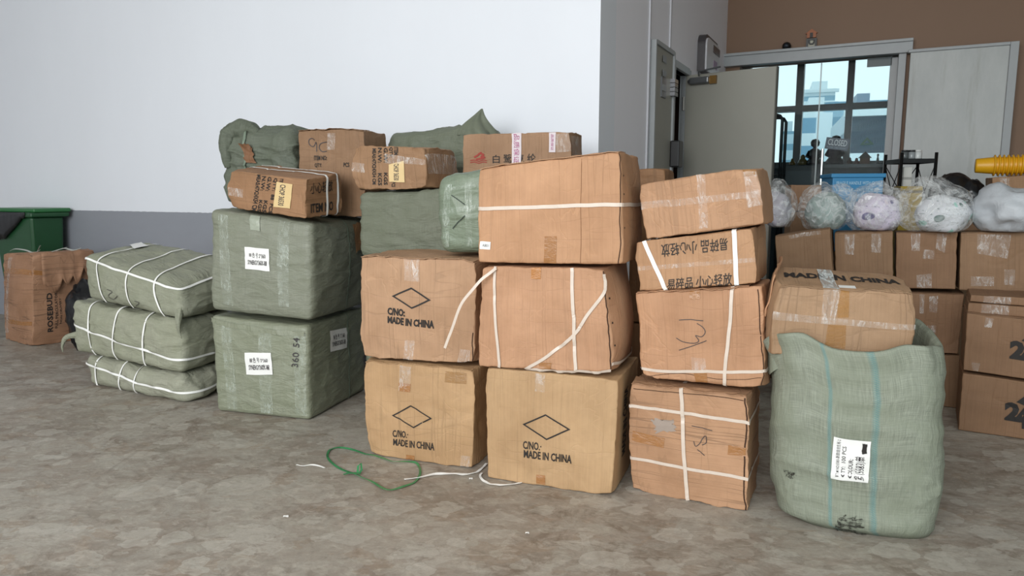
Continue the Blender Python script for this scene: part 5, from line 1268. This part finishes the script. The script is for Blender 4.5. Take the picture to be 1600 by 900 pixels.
patch(c8, 'top', None, clear_tape_mat('shiny_tape', 9, .35, .6, .35, (.75, .8, .8, 1)), 'tape', c8.root, ab=sub(.34, 0, .45, .85), n=10, off=.008)
patch(c8, 'top', None, M['label'], 'white_sticker', c8.root, ab=sub(.46, .05, .58, .17), n=4, off=.006)
flap(c8, 'top', c8.root, c8.mat, .006, seed=33, depth=.06)

# ============================================================ rows of new cartons at the back right
dark_c = cm('carton_new', '9c7753', seed=20, lines=.15, wrinkle=.05, dirt=.12); dark_c2 = cm('carton_new_b', '99724f', seed=21, lines=.15, wrinkle=.05, dirt=.12)
YN = -27
PN = floor_pt(1467, 636)
def newc(label, px, depth=.34, seed=0, off=0.0, mat=dark_c, tapes=(), zmin=None, **k):
    s = make('shipping_carton', label, 'carton', mat, PN[:2], YN, px, depth, off=off, r=.006, amp=.003, edge=.003, seed=seed, zmin=zmin, **k)
    for q in tapes: patch(s, 'front', q, M['tape_w'], 'tape', s.root, n=8)
    flap(s, 'top', s.root, mat, .003, seed=seed, depth=.42)
    return s
r1 = newc('shipping carton at the left end of the upper row, leaning, below a plush-filled bag', [(1211, 369), (1297, 357), (1302, 445), (1216, 449)], seed=61, off=-.28, tapes=([(1232, 368), (1282, 360), (1282, 366), (1234, 373)],))
r2 = newc('second shipping carton from left in the upper row, two tape strips on top edge', [(1304, 364), (1395, 362), (1396, 450), (1306, 450)], seed=62, off=-.12, tapes=([(1320, 366), (1336, 366), (1334, 398), (1320, 397)], [(1362, 365), (1377, 365), (1376, 395), (1361, 394)]))
r3 = newc('third shipping carton in the upper row, behind the lettered carton, with short taped label', [(1400, 364), (1497, 363), (1493, 452), (1400, 450)], seed=63, off=-.03, mat=dark_c2, tapes=([(1424, 365), (1438, 365), (1437, 392), (1424, 392)], [(1464, 365), (1480, 365), (1476, 395), (1462, 388)], [(1443, 390), (1460, 391), (1459, 405), (1442, 404)], [(1432, 430), (1456, 427), (1456, 450), (1433, 449)]))
r4 = newc('rightmost shipping carton of the upper row, cut by the frame edge', [(1501, 364), (1606, 363), (1604, 457), (1499, 453)], seed=64, off=-.03, tapes=([(1527, 366), (1580, 367), (1574, 404), (1527, 396)], [(1517, 432), (1553, 432), (1553, 447), (1517, 447)], [(1569, 421), (1586, 421), (1585, 446), (1569, 445)]))
r5 = newc('shipping carton in the middle row directly right of the sack', [(1405, 458), (1507, 460), (1497, 553), (1403, 549)], seed=65, off=-.0, mat=dark_c2, tapes=([(1437, 460), (1445, 460), (1443, 490), (1437, 490)], [(1452, 463), (1466, 462), (1464, 489), (1452, 487)], [(1436, 510), (1462, 508), (1462, 520), (1437, 520)]))
r6 = newc('shadowed shipping carton on the floor behind the sack', [(1400, 553), (1500, 556), (1500, 637), (1400, 628)], seed=66, off=.02, ground=True)
def under(ref, lab, nlev, seed):
    prop('shipping_carton', [('lower ', 'upper ')[k] + lab for k in range(nlev)], dark_c, ref, zb(ref), levels=nlev, group=lab)
under(r1, 'shipping carton buried under the leaning left one of the upper row', 2, 71)
under(r2, 'shipping carton buried under the second one of the upper row', 2, 72)
PR, YRr = gplane((1495, 672), (1600, 687))
def logo24(s, x, y, k, parent):
    """the big printed mark: a 2 and a 4 with a flat cap over it"""
    text_on(s, 'front', '2', [(x, y), (x + 25 * k, y + 3 * k), (x + 24 * k, y + 33 * k), (x - 1, y + 29 * k)], parent, bold=.07, name='printed_digit')
    text_on(s, 'front', '4', [(x + 16 * k, y + 7 * k), (x + 38 * k, y + 10 * k), (x + 37 * k, y + 44 * k), (x + 15 * k, y + 41 * k)], parent, bold=.06, name='printed_digit', off=.004)
    c = [(x + 18 * k, y + 1 * k), (x + 31 * k, y - 8 * k), (x + 48 * k, y - 1 * k), (x + 34 * k, y + 8 * k)]
    patch(s, 'front', c, M['ink'], 'printed_cap', parent, n=4, off=.0035)
def newp(label, px, depth, seed, ground=False, **k):
    s = make('shipping_carton', label, 'carton', dark_c2, PR, YRr, px, depth, ground=ground, r=.006, amp=.002, edge=.002, seed=seed, **k); return s
n1 = newp('shipping carton with a printed 2 and cap emblem, on the floor at the right edge', [(1504, 583), (1725, 615), (1705, 705), (1497, 673)], .40, 67, True)
n2 = newp('shipping carton with the same printed emblem stacked at the right edge, papers on its lid', [(1511, 489), (1735, 512), (1724, 611), (1505, 579)], .38, 68, lift=.004)
logo24(n1, 1570, 627, 1.0, n1.root); logo24(n2, 1578, 531, 1.0, n2.root)
patch(n2, 'top', None, M['label'], 'paper_label', n2.root, ab=sub(.18, .1, .6, .45), n=6, off=.008)
flap(n2, 'top', n2.root, dark_c2, .006, seed=34, depth=.3)
patch(n2, 'front', [(1540, 496), (1553, 498), (1549, 512), (1538, 511)], M['tape_w'], 'tape', n2.root, n=6)
patch(n2, 'front', [(1518, 566), (1532, 568), (1528, 580), (1520, 579)], M['tape_w'], 'tape', n2.root, n=6)
# lid boards and a flattened carton between the pair and the upper row
for k, (q, of, lb) in enumerate((([(1513, 473), (1740, 491), (1738, 509), (1512, 487)], .035, 'flattened carton board lying directly on the upper emblem carton'), ([(1517, 461), (1742, 473), (1740, 489), (1515, 471)], .06, 'topmost flattened carton board above the upper emblem carton'))):
    f_ = make('flattened_carton', lb, 'carton', dark_c2, PR, YRr, q, .33, off=of, r=.004, amp=.003, edge=.004, seed=80 + k)
    patch(f_, 'front', None, M['tape_w'], 'tape', f_.root, ab=sub(.10, .05, .30, .95), n=6)
# carton with yellow buckets, further back
def second_row(label, px, P, depth, seed, mat, yaw=YN, **k): return make('shipping_carton', label, 'carton', mat, P, yaw, px, depth, r=.006, amp=.003, edge=.003, seed=seed, **k)
y1 = second_row('carton carrying the yellow buckets, behind the upper row at the right edge', [(1550, 277), (1660, 272), (1660, 352), (1552, 352)], P_at(1560, 5.0), .34, 73, cm('carton_new_c', 'a67d55', seed=23, lines=.1))
patch(y1, 'front', [(1562, 278), (1577, 278), (1577, 294), (1562, 294)], M['tape_w'], 'tape', y1.root); patch(y1, 'left', None, M['tape_w'], 'tape', y1.root, ab=sub(.35, .5, .5, .95), n=5)
under(y1, 'carton below the one with the yellow buckets', 2, 74)
# nested yellow buckets lying on their side on top
yw = plain('bucket_yellow', 'd9a016', .4, var=.05)
zt = min(y1.c[(0, 0, 1)].z, y1.c[(1, 0, 1)].z) + .008
st = y1.c[(0, 0, 1)] + nrm(YN) * .15; axd = alg(YN)
proto = None
ORD = ['', 'second', 'third', 'fourth', 'fifth', 'sixth', 'seventh', 'eighth', 'ninth', 'tenth', 'eleventh', 'twelfth', 'thirteenth']
for i in range(13):
    b = Vector((st.x, st.y, zt + .078)) + axd * (-.09 + i * .027)
    if proto is None:
        proto = thing('yellow_bucket', 'outermost yellow bucket of the row of nested ones, its closed base facing left', 'bucket', b)
        MB().lathe(b, [(0, 0), (.048, 0), (.051, .008), (.060, .105), (.060, .118), (.056, .118), (.054, .1), (.045, .012), (0, .012)], 28, axd).build('bucket_wall', yw, proto, True)
        MB().lathe(b, [(.056, .108), (.074, .110), (.077, .114), (.074, .119), (.056, .119), (.056, .108)], 28, axd).build('rim', yw, proto, True)
    else:
        c = proto.copy(); C.objects.link(c); c.location = b; c['label'] = 'nested yellow bucket, ' + ORD[i] + ' from the left end of the row on the carton'; c['group'] = 'nested yellow buckets'
        for ch in proto.children: d = ch.copy(); C.objects.link(d); d.parent = c

# ============================================================ plush-filled clear bags on the upper row
# soft contents
def cloth_mat(name, c1, c2, c3, sc=9):
    t = NT(name); tc = t.mapv(t.n('UVMap').outputs[0], (1, 1, 1)); vo = t.n('TexVoronoi', i_Vector=tc, i_Scale=sc); s = t.n('SeparateColor', i_0=vo.outputs['Color']).outputs[0]
    m = t.math('LESS_THAN', vo.outputs['Distance'], t.math('MULTIPLY', s, .55))
    c = t.mix(t.math('MULTIPLY', m, t.math('GREATER_THAN', s, .35)), lin(c1), t.mix(t.math('GREATER_THAN', s, .72), lin(c2), lin(c3)))
    vo2 = t.n('TexVoronoi', i_Vector=tc, i_Scale=sc * 4); c = t.mix(t.math('MULTIPLY', t.math('LESS_THAN', vo2.outputs['Distance'], .22), .6), c, lin(c2))
    t.bsdf(c, .8, t.noise(tc, 8, 5), .5, .02); return t.m
def film_mat(name, seed, tint=(.86, .88, .88, 1), a0=.10, a1=.30):
    t = NT(name); uv = t.mapv(t.n('TexCoord').outputs['Object'], (1, 1, 1), 0, (seed, seed, seed))
    nz = t.noise(uv, 5.5, 4, .55, 2.4); rg = t.math('SUBTRACT', 1.0, t.math('MULTIPLY', t.math('ABSOLUTE', t.math('SUBTRACT', nz, .5)), 10.0), True)
    t.bsdf(tint, .10, t.math('ADD', nz, t.math('MULTIPLY', rg, .25)), .6, .02, Alpha=t.math('ADD', a0, t.math('MULTIPLY', rg, a1), True), Specular_IOR_Level=.9); return t.m
def bag(label, u0, u1, v0, v1, dist, zbase, seed, cloth, pinch=(0, .3, 1), depth=.2, inner=.84, shift=.0, name='plastic_bag', film=None):
    um = (u0 + u1) / 2; y = dist; xl, xr = ray(u0, 320).x / ray(u0, 320).y * y, ray(u1, 320).x / ray(u1, 320).y * y
    zt = on_plane(um, v0, Vector((0, y, 0)), Y3).z; P = Vector(((xl + xr) / 2, y + depth * .6, zbase)); rx = (xr - xl) / 2 * 1.0; rz = (zt - zbase) / 1.85
    t = thing(name, label, 'bag', P)
    V, Fc, U = blob('b', P, rx * 1.0, depth, rz * .95, None, None, yaw=-15, amp=.20, fr=3.4, seed=seed, flat=.12, pinch=pinch, fold_s=.13, sub_=4)
    mesh('plastic_film', V, Fc, film or film_mat('clear_film_%d' % seed, seed), t, bool(film), U)
    if cloth:
        Q = P + alg(-15) * (rx * shift) - nrm(-15) * depth * .10 + Z3 * .005
        V, Fc, U = blob('b', Q, rx * .92 * inner, depth * .82, rz * .92 * inner, None, None, yaw=-15, amp=.14, fr=2.2, seed=seed + 20, flat=.14, fold_s=.06)
        mesh('folded_cloth', V, Fc, cloth, t, True, U)
    return t
def topz(s): return max(s.c[k].z for k in s.c if k[2] == 1) + .014
bag('clear plastic bag of grey-white plush at the left end, beside the tilted stack', 1198, 1250, 286, 366, 4.62, topz(r1) - .02, 1, cloth_mat('plush_a', 'a6a3ac', '6f6f86', 'c5c2c8'), depth=.17)
bag('clear plastic bag of grey-green plush, second from left on the upper row', 1264, 1341, 286, 362, 4.50, topz(r2) - .012, 2, cloth_mat('plush_b', '8fa09c', '6e7f7c', 'a9b5b0'), (.8, .1, .7), depth=.19)
bag('clear plastic bag of lilac floral cloth, in the middle of the upper row', 1338, 1424, 288, 366, 4.40, topz(r3) - .015, 3, cloth_mat('plush_c', 'd5ccdd', '6d6890', 'dccfd8', 13), (.5, -.2, 1), depth=.19, shift=.05)
bag('clear plastic bag of white and mint patterned cloth, largest and right of the lilac one', 1424, 1530, 283, 364, 4.24, topz(r3) - .015, 4, cloth_mat('plush_d', 'd9dbe0', '4d6a66', '9fd0c4', 14), (-.25, .2, 1), depth=.2, inner=.76, shift=.22)
t = NT('white_bag_cloth'); nz = t.noise(t.n('TexCoord').outputs['Object'], 7, 6, .6, 1); t.bsdf(lin('b9bdc2'), .5, nz, .6, .02); wb = t.m
bag('grey-white opaque bag on the rightmost carton at the frame edge', 1552, 1640, 292, 362, 4.08, topz(r4) - .01, 5, None, (-.3, .1, 1), depth=.2, film=wb, name='cloth_bag')

# blue crate, wire shelf and dark bags farther back
b0 = P_at(1340, 5.1)
cr = thing('blue_crate', 'bright blue printed crate standing behind the bags, below the glazed door', 'crate', (b0[0], b0[1], 0))
bl = plain('crate_blue', '2f7fae', .45); e, n = alg(-12), nrm(-12); Pb = Vector((b0[0], b0[1], 0)); w0, w1 = (on_plane(1301, 280, Pb, n) - Pb).dot(e), (on_plane(1381, 280, Pb, n) - Pb).dot(e); zt = on_plane(1340, 271, Pb, n).z
bevel(MB().box(Pb, e, n, Z3, w0, w1, 0, .36, .92, zt - .02).build('crate_body', bl, cr), .008)
bevel(MB().box(Pb, e, n, Z3, w0 - .012, w1 + .012, -.012, .372, zt - .03, zt).build('rim', bl, cr), .006)
bw_ = plain('crate_print', 'a9cbdd', .5); fbx = Flat(Pb + e * w0 - n * .001 + Z3 * (zt - .16), e, Z3, w1 - w0, .13)
text_on(fbx, 'f', 'FRAGILE HANDLE WITH CARE', None, cr, bw_, ab=sub(.08, .62, .92, .8), bold=.01, name='crate_print', off=.003); text_on(fbx, 'f', 'KEEP DRY   THIS SIDE UP', None, cr, bw_, ab=sub(.08, .25, .92, .42), bold=.01, name='crate_print', off=.003)
s_ = flat_box(Pb + e * (w0 + w1) / 2, -12, w1 - w0, .34, .915)
ss = SoftBox(s_[0], s_[1], r=.006, amp=.002, seed=91, ncell=6); t = thing('shipping_carton', 'tall carton hidden under the blue crate', 'carton', ss.base); ss.build('carton_body', dark_c, t)
# dark-brown carton low behind first bags
q1 = second_row('dim open carton between the first two plastic bags, below the door glass', [(1236, 289), (1284, 289), (1284, 330), (1236, 330)], P_at(1262, 5.15), .26, 75, dark_c2, yaw=-12)
under(q1, 'carton below the dim one behind the first bags', 2, 76)

sh0 = Vector((*P_at(1436, 5.75), 0)); e, n = alg(-8), nrm(-8)
xa, xb = (on_plane(1409, 245, sh0, n) - sh0).dot(e), (on_plane(1463, 245, sh0, n) - sh0).dot(e); zt = on_plane(1463, 238, sh0, n).z; z1 = on_plane(1463, 250, sh0, n).z
sf = thing('wire_shelf', 'black metal wire shelf with crossed side braces in front of the whitish panel', 'shelf', sh0 + e * (xa + xb) / 2 + n * .17)
blk = plain('shelf_black', '141414', .4, .3)
for x in (xa, xb):
    for y in (0, .34): MB().tube([sh0 + e * x + n * y, sh0 + e * x + n * y + Z3 * zt], .013, 8).build('post', blk, sf, True)
for z in (.12, .62, 1.12, z1 - .01):
    m = MB(); m.box(sh0, e, n, Z3, xa, xb, 0, .34, z, z + .006)
    for y in (0, .34): m.box(sh0, e, n, Z3, xa, xb, y - .006, y + .006, z - .012, z + .022)
    for x in (xa, xb): m.box(sh0, e, n, Z3, x - .006, x + .006, 0, .34, z - .012, z + .022)
    m.build('shelf_board', blk, sf)
for z0, zz in ((.64, 1.10), (1.14, z1 - .03), (.14, .6)):
    for x in (xa, xb):
        for y0, y1 in ((0, .34), (.34, 0)): MB().tube([sh0 + e * x + n * y0 + Z3 * z0, sh0 + e * x + n * y1 + Z3 * zz], .004, 6).build('brace', blk, sf, True)
    for x0, x1 in ((xa, xb), (xb, xa)): MB().tube([sh0 + e * x0 + n * .34 + Z3 * z0, sh0 + e * x1 + n * .34 + Z3 * zz], .004, 6).build('brace', blk, sf, True)
jar0 = None
for k, (u, col, lb) in enumerate(((1413, '5a5f60', 'small dark jar at the left on the top of the wire shelf'), (1424, '8d9294', 'small grey jar in the middle on top of the wire shelf'), (1434, 'c9cccb', 'small pale jar at the right on top of the wire shelf'))):
    p = on_plane(u, 247, sh0 + n * .12, n); p.z = z1 + .014; j = thing('jar', lb, 'jar', p, 'jars on the wire shelf')
    MB().lathe(p, [(0, 0), (.028, 0), (.03, .008), (.03, .05), (.024, .058), (0, .058)], 18).build('jar_body', plain('jar_%d' % k, col, .2), j, True)
    MB().lathe(p + Z3 * .058, [(0, 0), (.026, 0), (.026, .014), (0, .014)], 18).build('lid', plain('jar_lid_%d' % k, '2a2a2c' if k < 2 else 'd8d8d6', .4), j, True)
p = on_plane(1417, 285, sh0 + n * .08, n); p.z = 1.146
wc = thing('white_carton', 'narrow white upright packet on the middle board of the wire shelf', 'packet', p)
hz_ = on_plane(1417, 261, sh0 + n * .08, n).z - 1.146; bevel(MB().box(p, e, n, Z3, -.03, .035, 0, .08, 0, hz_).build('packet_body', plain('packet_white', 'd6d6d0', .5), wc), .003); MB().box(p, e, n, Z3, -.031, .036, -.001, .081, hz_ * .75, hz_ * .8).build('packet_band', plain('packet_band', 'a9a9a4', .5), wc)
p = on_plane(1449, 290, sh0 + n * .08, n); p.z = 1.146
V, Fc, U = blob('b', p, .075, .08, .075, None, None, seed=8, flat=.2, fr=8, fold_s=.2); tag(mesh('small_black_bag', V, Fc, M['black_bag'], None, True, loc=p), 'small black plastic bundle on the middle board of the wire shelf', 'bag')
p = on_plane(1426, 296, sh0 + n * -.05, n); Py = Vector((p.x - .05, p.y - .35, 0))
kb = second_row('carton stack top carrying the two black bags', [(1470, 338), (1534, 338), (1534, 366), (1470, 366)], P_at(1505, 5.1), .34, 77, dark_c2)
under(kb, 'carton buried under the black bags', 2, 78)
for k, (u, rx, ry, lb, vt, dy) in enumerate(((1489, .15, .13, 'large crumpled black bag behind the mint-patterned bag', 273, .20), (1516, .09, .10, 'smaller black bag left of the carton with yellow buckets', 281, .12))):
    b0 = P_at(u, 5.12 + dy); zk = topz(kb) - .01; zt = on_plane(u, vt, Vector((0, b0[1], 0)), Y3).z
    V, Fc, U = blob('b', Vector((b0[0], b0[1], zk)), rx, ry, (zt - zk) / 1.85, None, None, seed=10 + k, flat=.15, fr=6, fold_s=.12, amp=.10)
    tag(mesh('rubbish_bag', V, Fc, M['black_bag'], None, True, loc=(b0[0], b0[1], zk)), lb, 'bag')
yb = P_at(1424, 5.3); zt = on_plane(1424, 291, Vector((0, yb[1], 0)), Y3).z
yt = thing('yellow_box', 'yellow carton end low in front of the wire shelf', 'carton', (*yb, 0)); bevel(MB().box(Vector((*yb, 0)), alg(-15), nrm(-15), Z3, -.075, .075, 0, .2, 0, zt).build('box_body', plain('ochre_box', 'a0851f', .5), yt), .004); MB().box(Vector((*yb, 0)), alg(-15), nrm(-15), Z3, -.076, .076, -.001, .2, zt - .05, zt - .03).build('box_band', plain('ochre_band', '5f4d10', .5), yt)

# ============================================================ loose ties on the floor
def on_floor(pts, wd, mat, name, label, cat, z=.004, closed=False, group=None, wob=.004):
    Q = catmull2([tuple(floor_pt(u, v)) for u, v in pts], closed, 6)
    if closed: Q = Q[:-1]
    Q = [Vector((q[0], q[1], z + abs(noise.noise(Vector((i * .17, wd * 90, 1)))) * wob)) for i, q in enumerate(Q)]
    t = thing(name, label, cat, (sum((q for q in Q), Vector()) / len(Q)).to_2d().to_3d(), group)
    Nn = [(Z3 + Vector((noise.noise(Vector((i * .12, 3, 1))) * .8, noise.noise(Vector((i * .12, 7, 1))) * .8, 0))).normalized() for i in range(len(Q))]
    ribbon_pts(Q, Nn, wd, mat, 'band', t, .002, closed=closed); return t
def cp(x, y): return (420 + x / 3.636, 660 + y / 3.636)
gs = plain('green_raffia', '3e8a58', .3, var=.3, sc=40)
lp = on_floor([cp(*p) for p in ((335, 180), (360, 155), (430, 150), (550, 185), (640, 205), (710, 228), (820, 230), (855, 260), (855, 310), (810, 355), (680, 390), (600, 350), (510, 310), (400, 265), (340, 215))], .011, gs, 'green_string', 'knotted loop of green plastic string on the floor', 'string', closed=True, wob=.008)
Q = [floor_pt(*cp(x, y)) for x, y in ((515, 300), (490, 298), (455, 300), (425, 308))]; ribbon_pts([q + Z3 * .01 for q in Q], [Z3] * 4, .010, gs, 'string_end', lp, .002)
Q = [floor_pt(*cp(x, y)) + Z3 * z for x, y, z in ((505, 300, .01), (508, 285, .03), (525, 278, .04), (528, 292, .02), (512, 305, .01))]; ribbon_pts(Q, [Z3] * 5, .010, gs, 'bow', lp, .002)
Q = [floor_pt(*cp(x, y)) + Z3 * z for x, y, z in ((520, 305, .012), (480, 312, .02), (445, 300, .012))]; ribbon_pts(Q, [Z3] * 3, .009, gs, 'string_end', lp, .002)
on_floor([cp(*p) for p in ((158, 245), (190, 253), (250, 246), (318, 263))], .008, M['strap'], 'strap_scrap', 'short white strap scrap lying left of the green string', 'strap')
on_floor([cp(*p) for p in ((770, 328), (860, 318), (950, 298), (1040, 296), (1110, 300), (1180, 288), (1215, 262), (1238, 238))], .014, M['strap'], 'strap_scrap', 'long white strap crossing the green string and running between two floor cartons', 'strap')
on_floor([cp(*p) for p in ((1212, 292), (1200, 310), (1218, 335), (1260, 355), (1320, 360), (1400, 354), (1435, 345), (1448, 330))], .011, M['strap'], 'strap_scrap', 'curled white strap at the left foot of the biggest floor carton', 'strap')

for k, (u, v, s, lb) in enumerate(((447, 808, .013, 'tiny white paper scrap on the bare floor at the lower left'), (736, 749, .010, 'tiny white scrap on the floor right of the long white strap'), (824, 834, .009, 'tiny pale scrap on the floor in front of the biggest floor carton'))):
    p = floor_pt(u, v); n = 7; V = []
    for i in range(n): an = 2 * PI * i / n; r = s * (.6 + .5 * abs(noise.noise(Vector((i * 1.3, k * 5, 2))))); V.append(p + Vector((math.cos(an) * r * 1.5, math.sin(an) * r * .7, .002 + .004 * (i % 2))))
    V += [q + Vector((0, 0, .0012)) for q in V]
    o = mesh('paper_scrap', V, [tuple(range(n))[::-1], tuple(range(n, 2 * n))] + [(i, (i + 1) % n, (i + 1) % n + n, i + n) for i in range(n)], M['label'], None, False, loc=p); tag(o, lb, 'scrap')
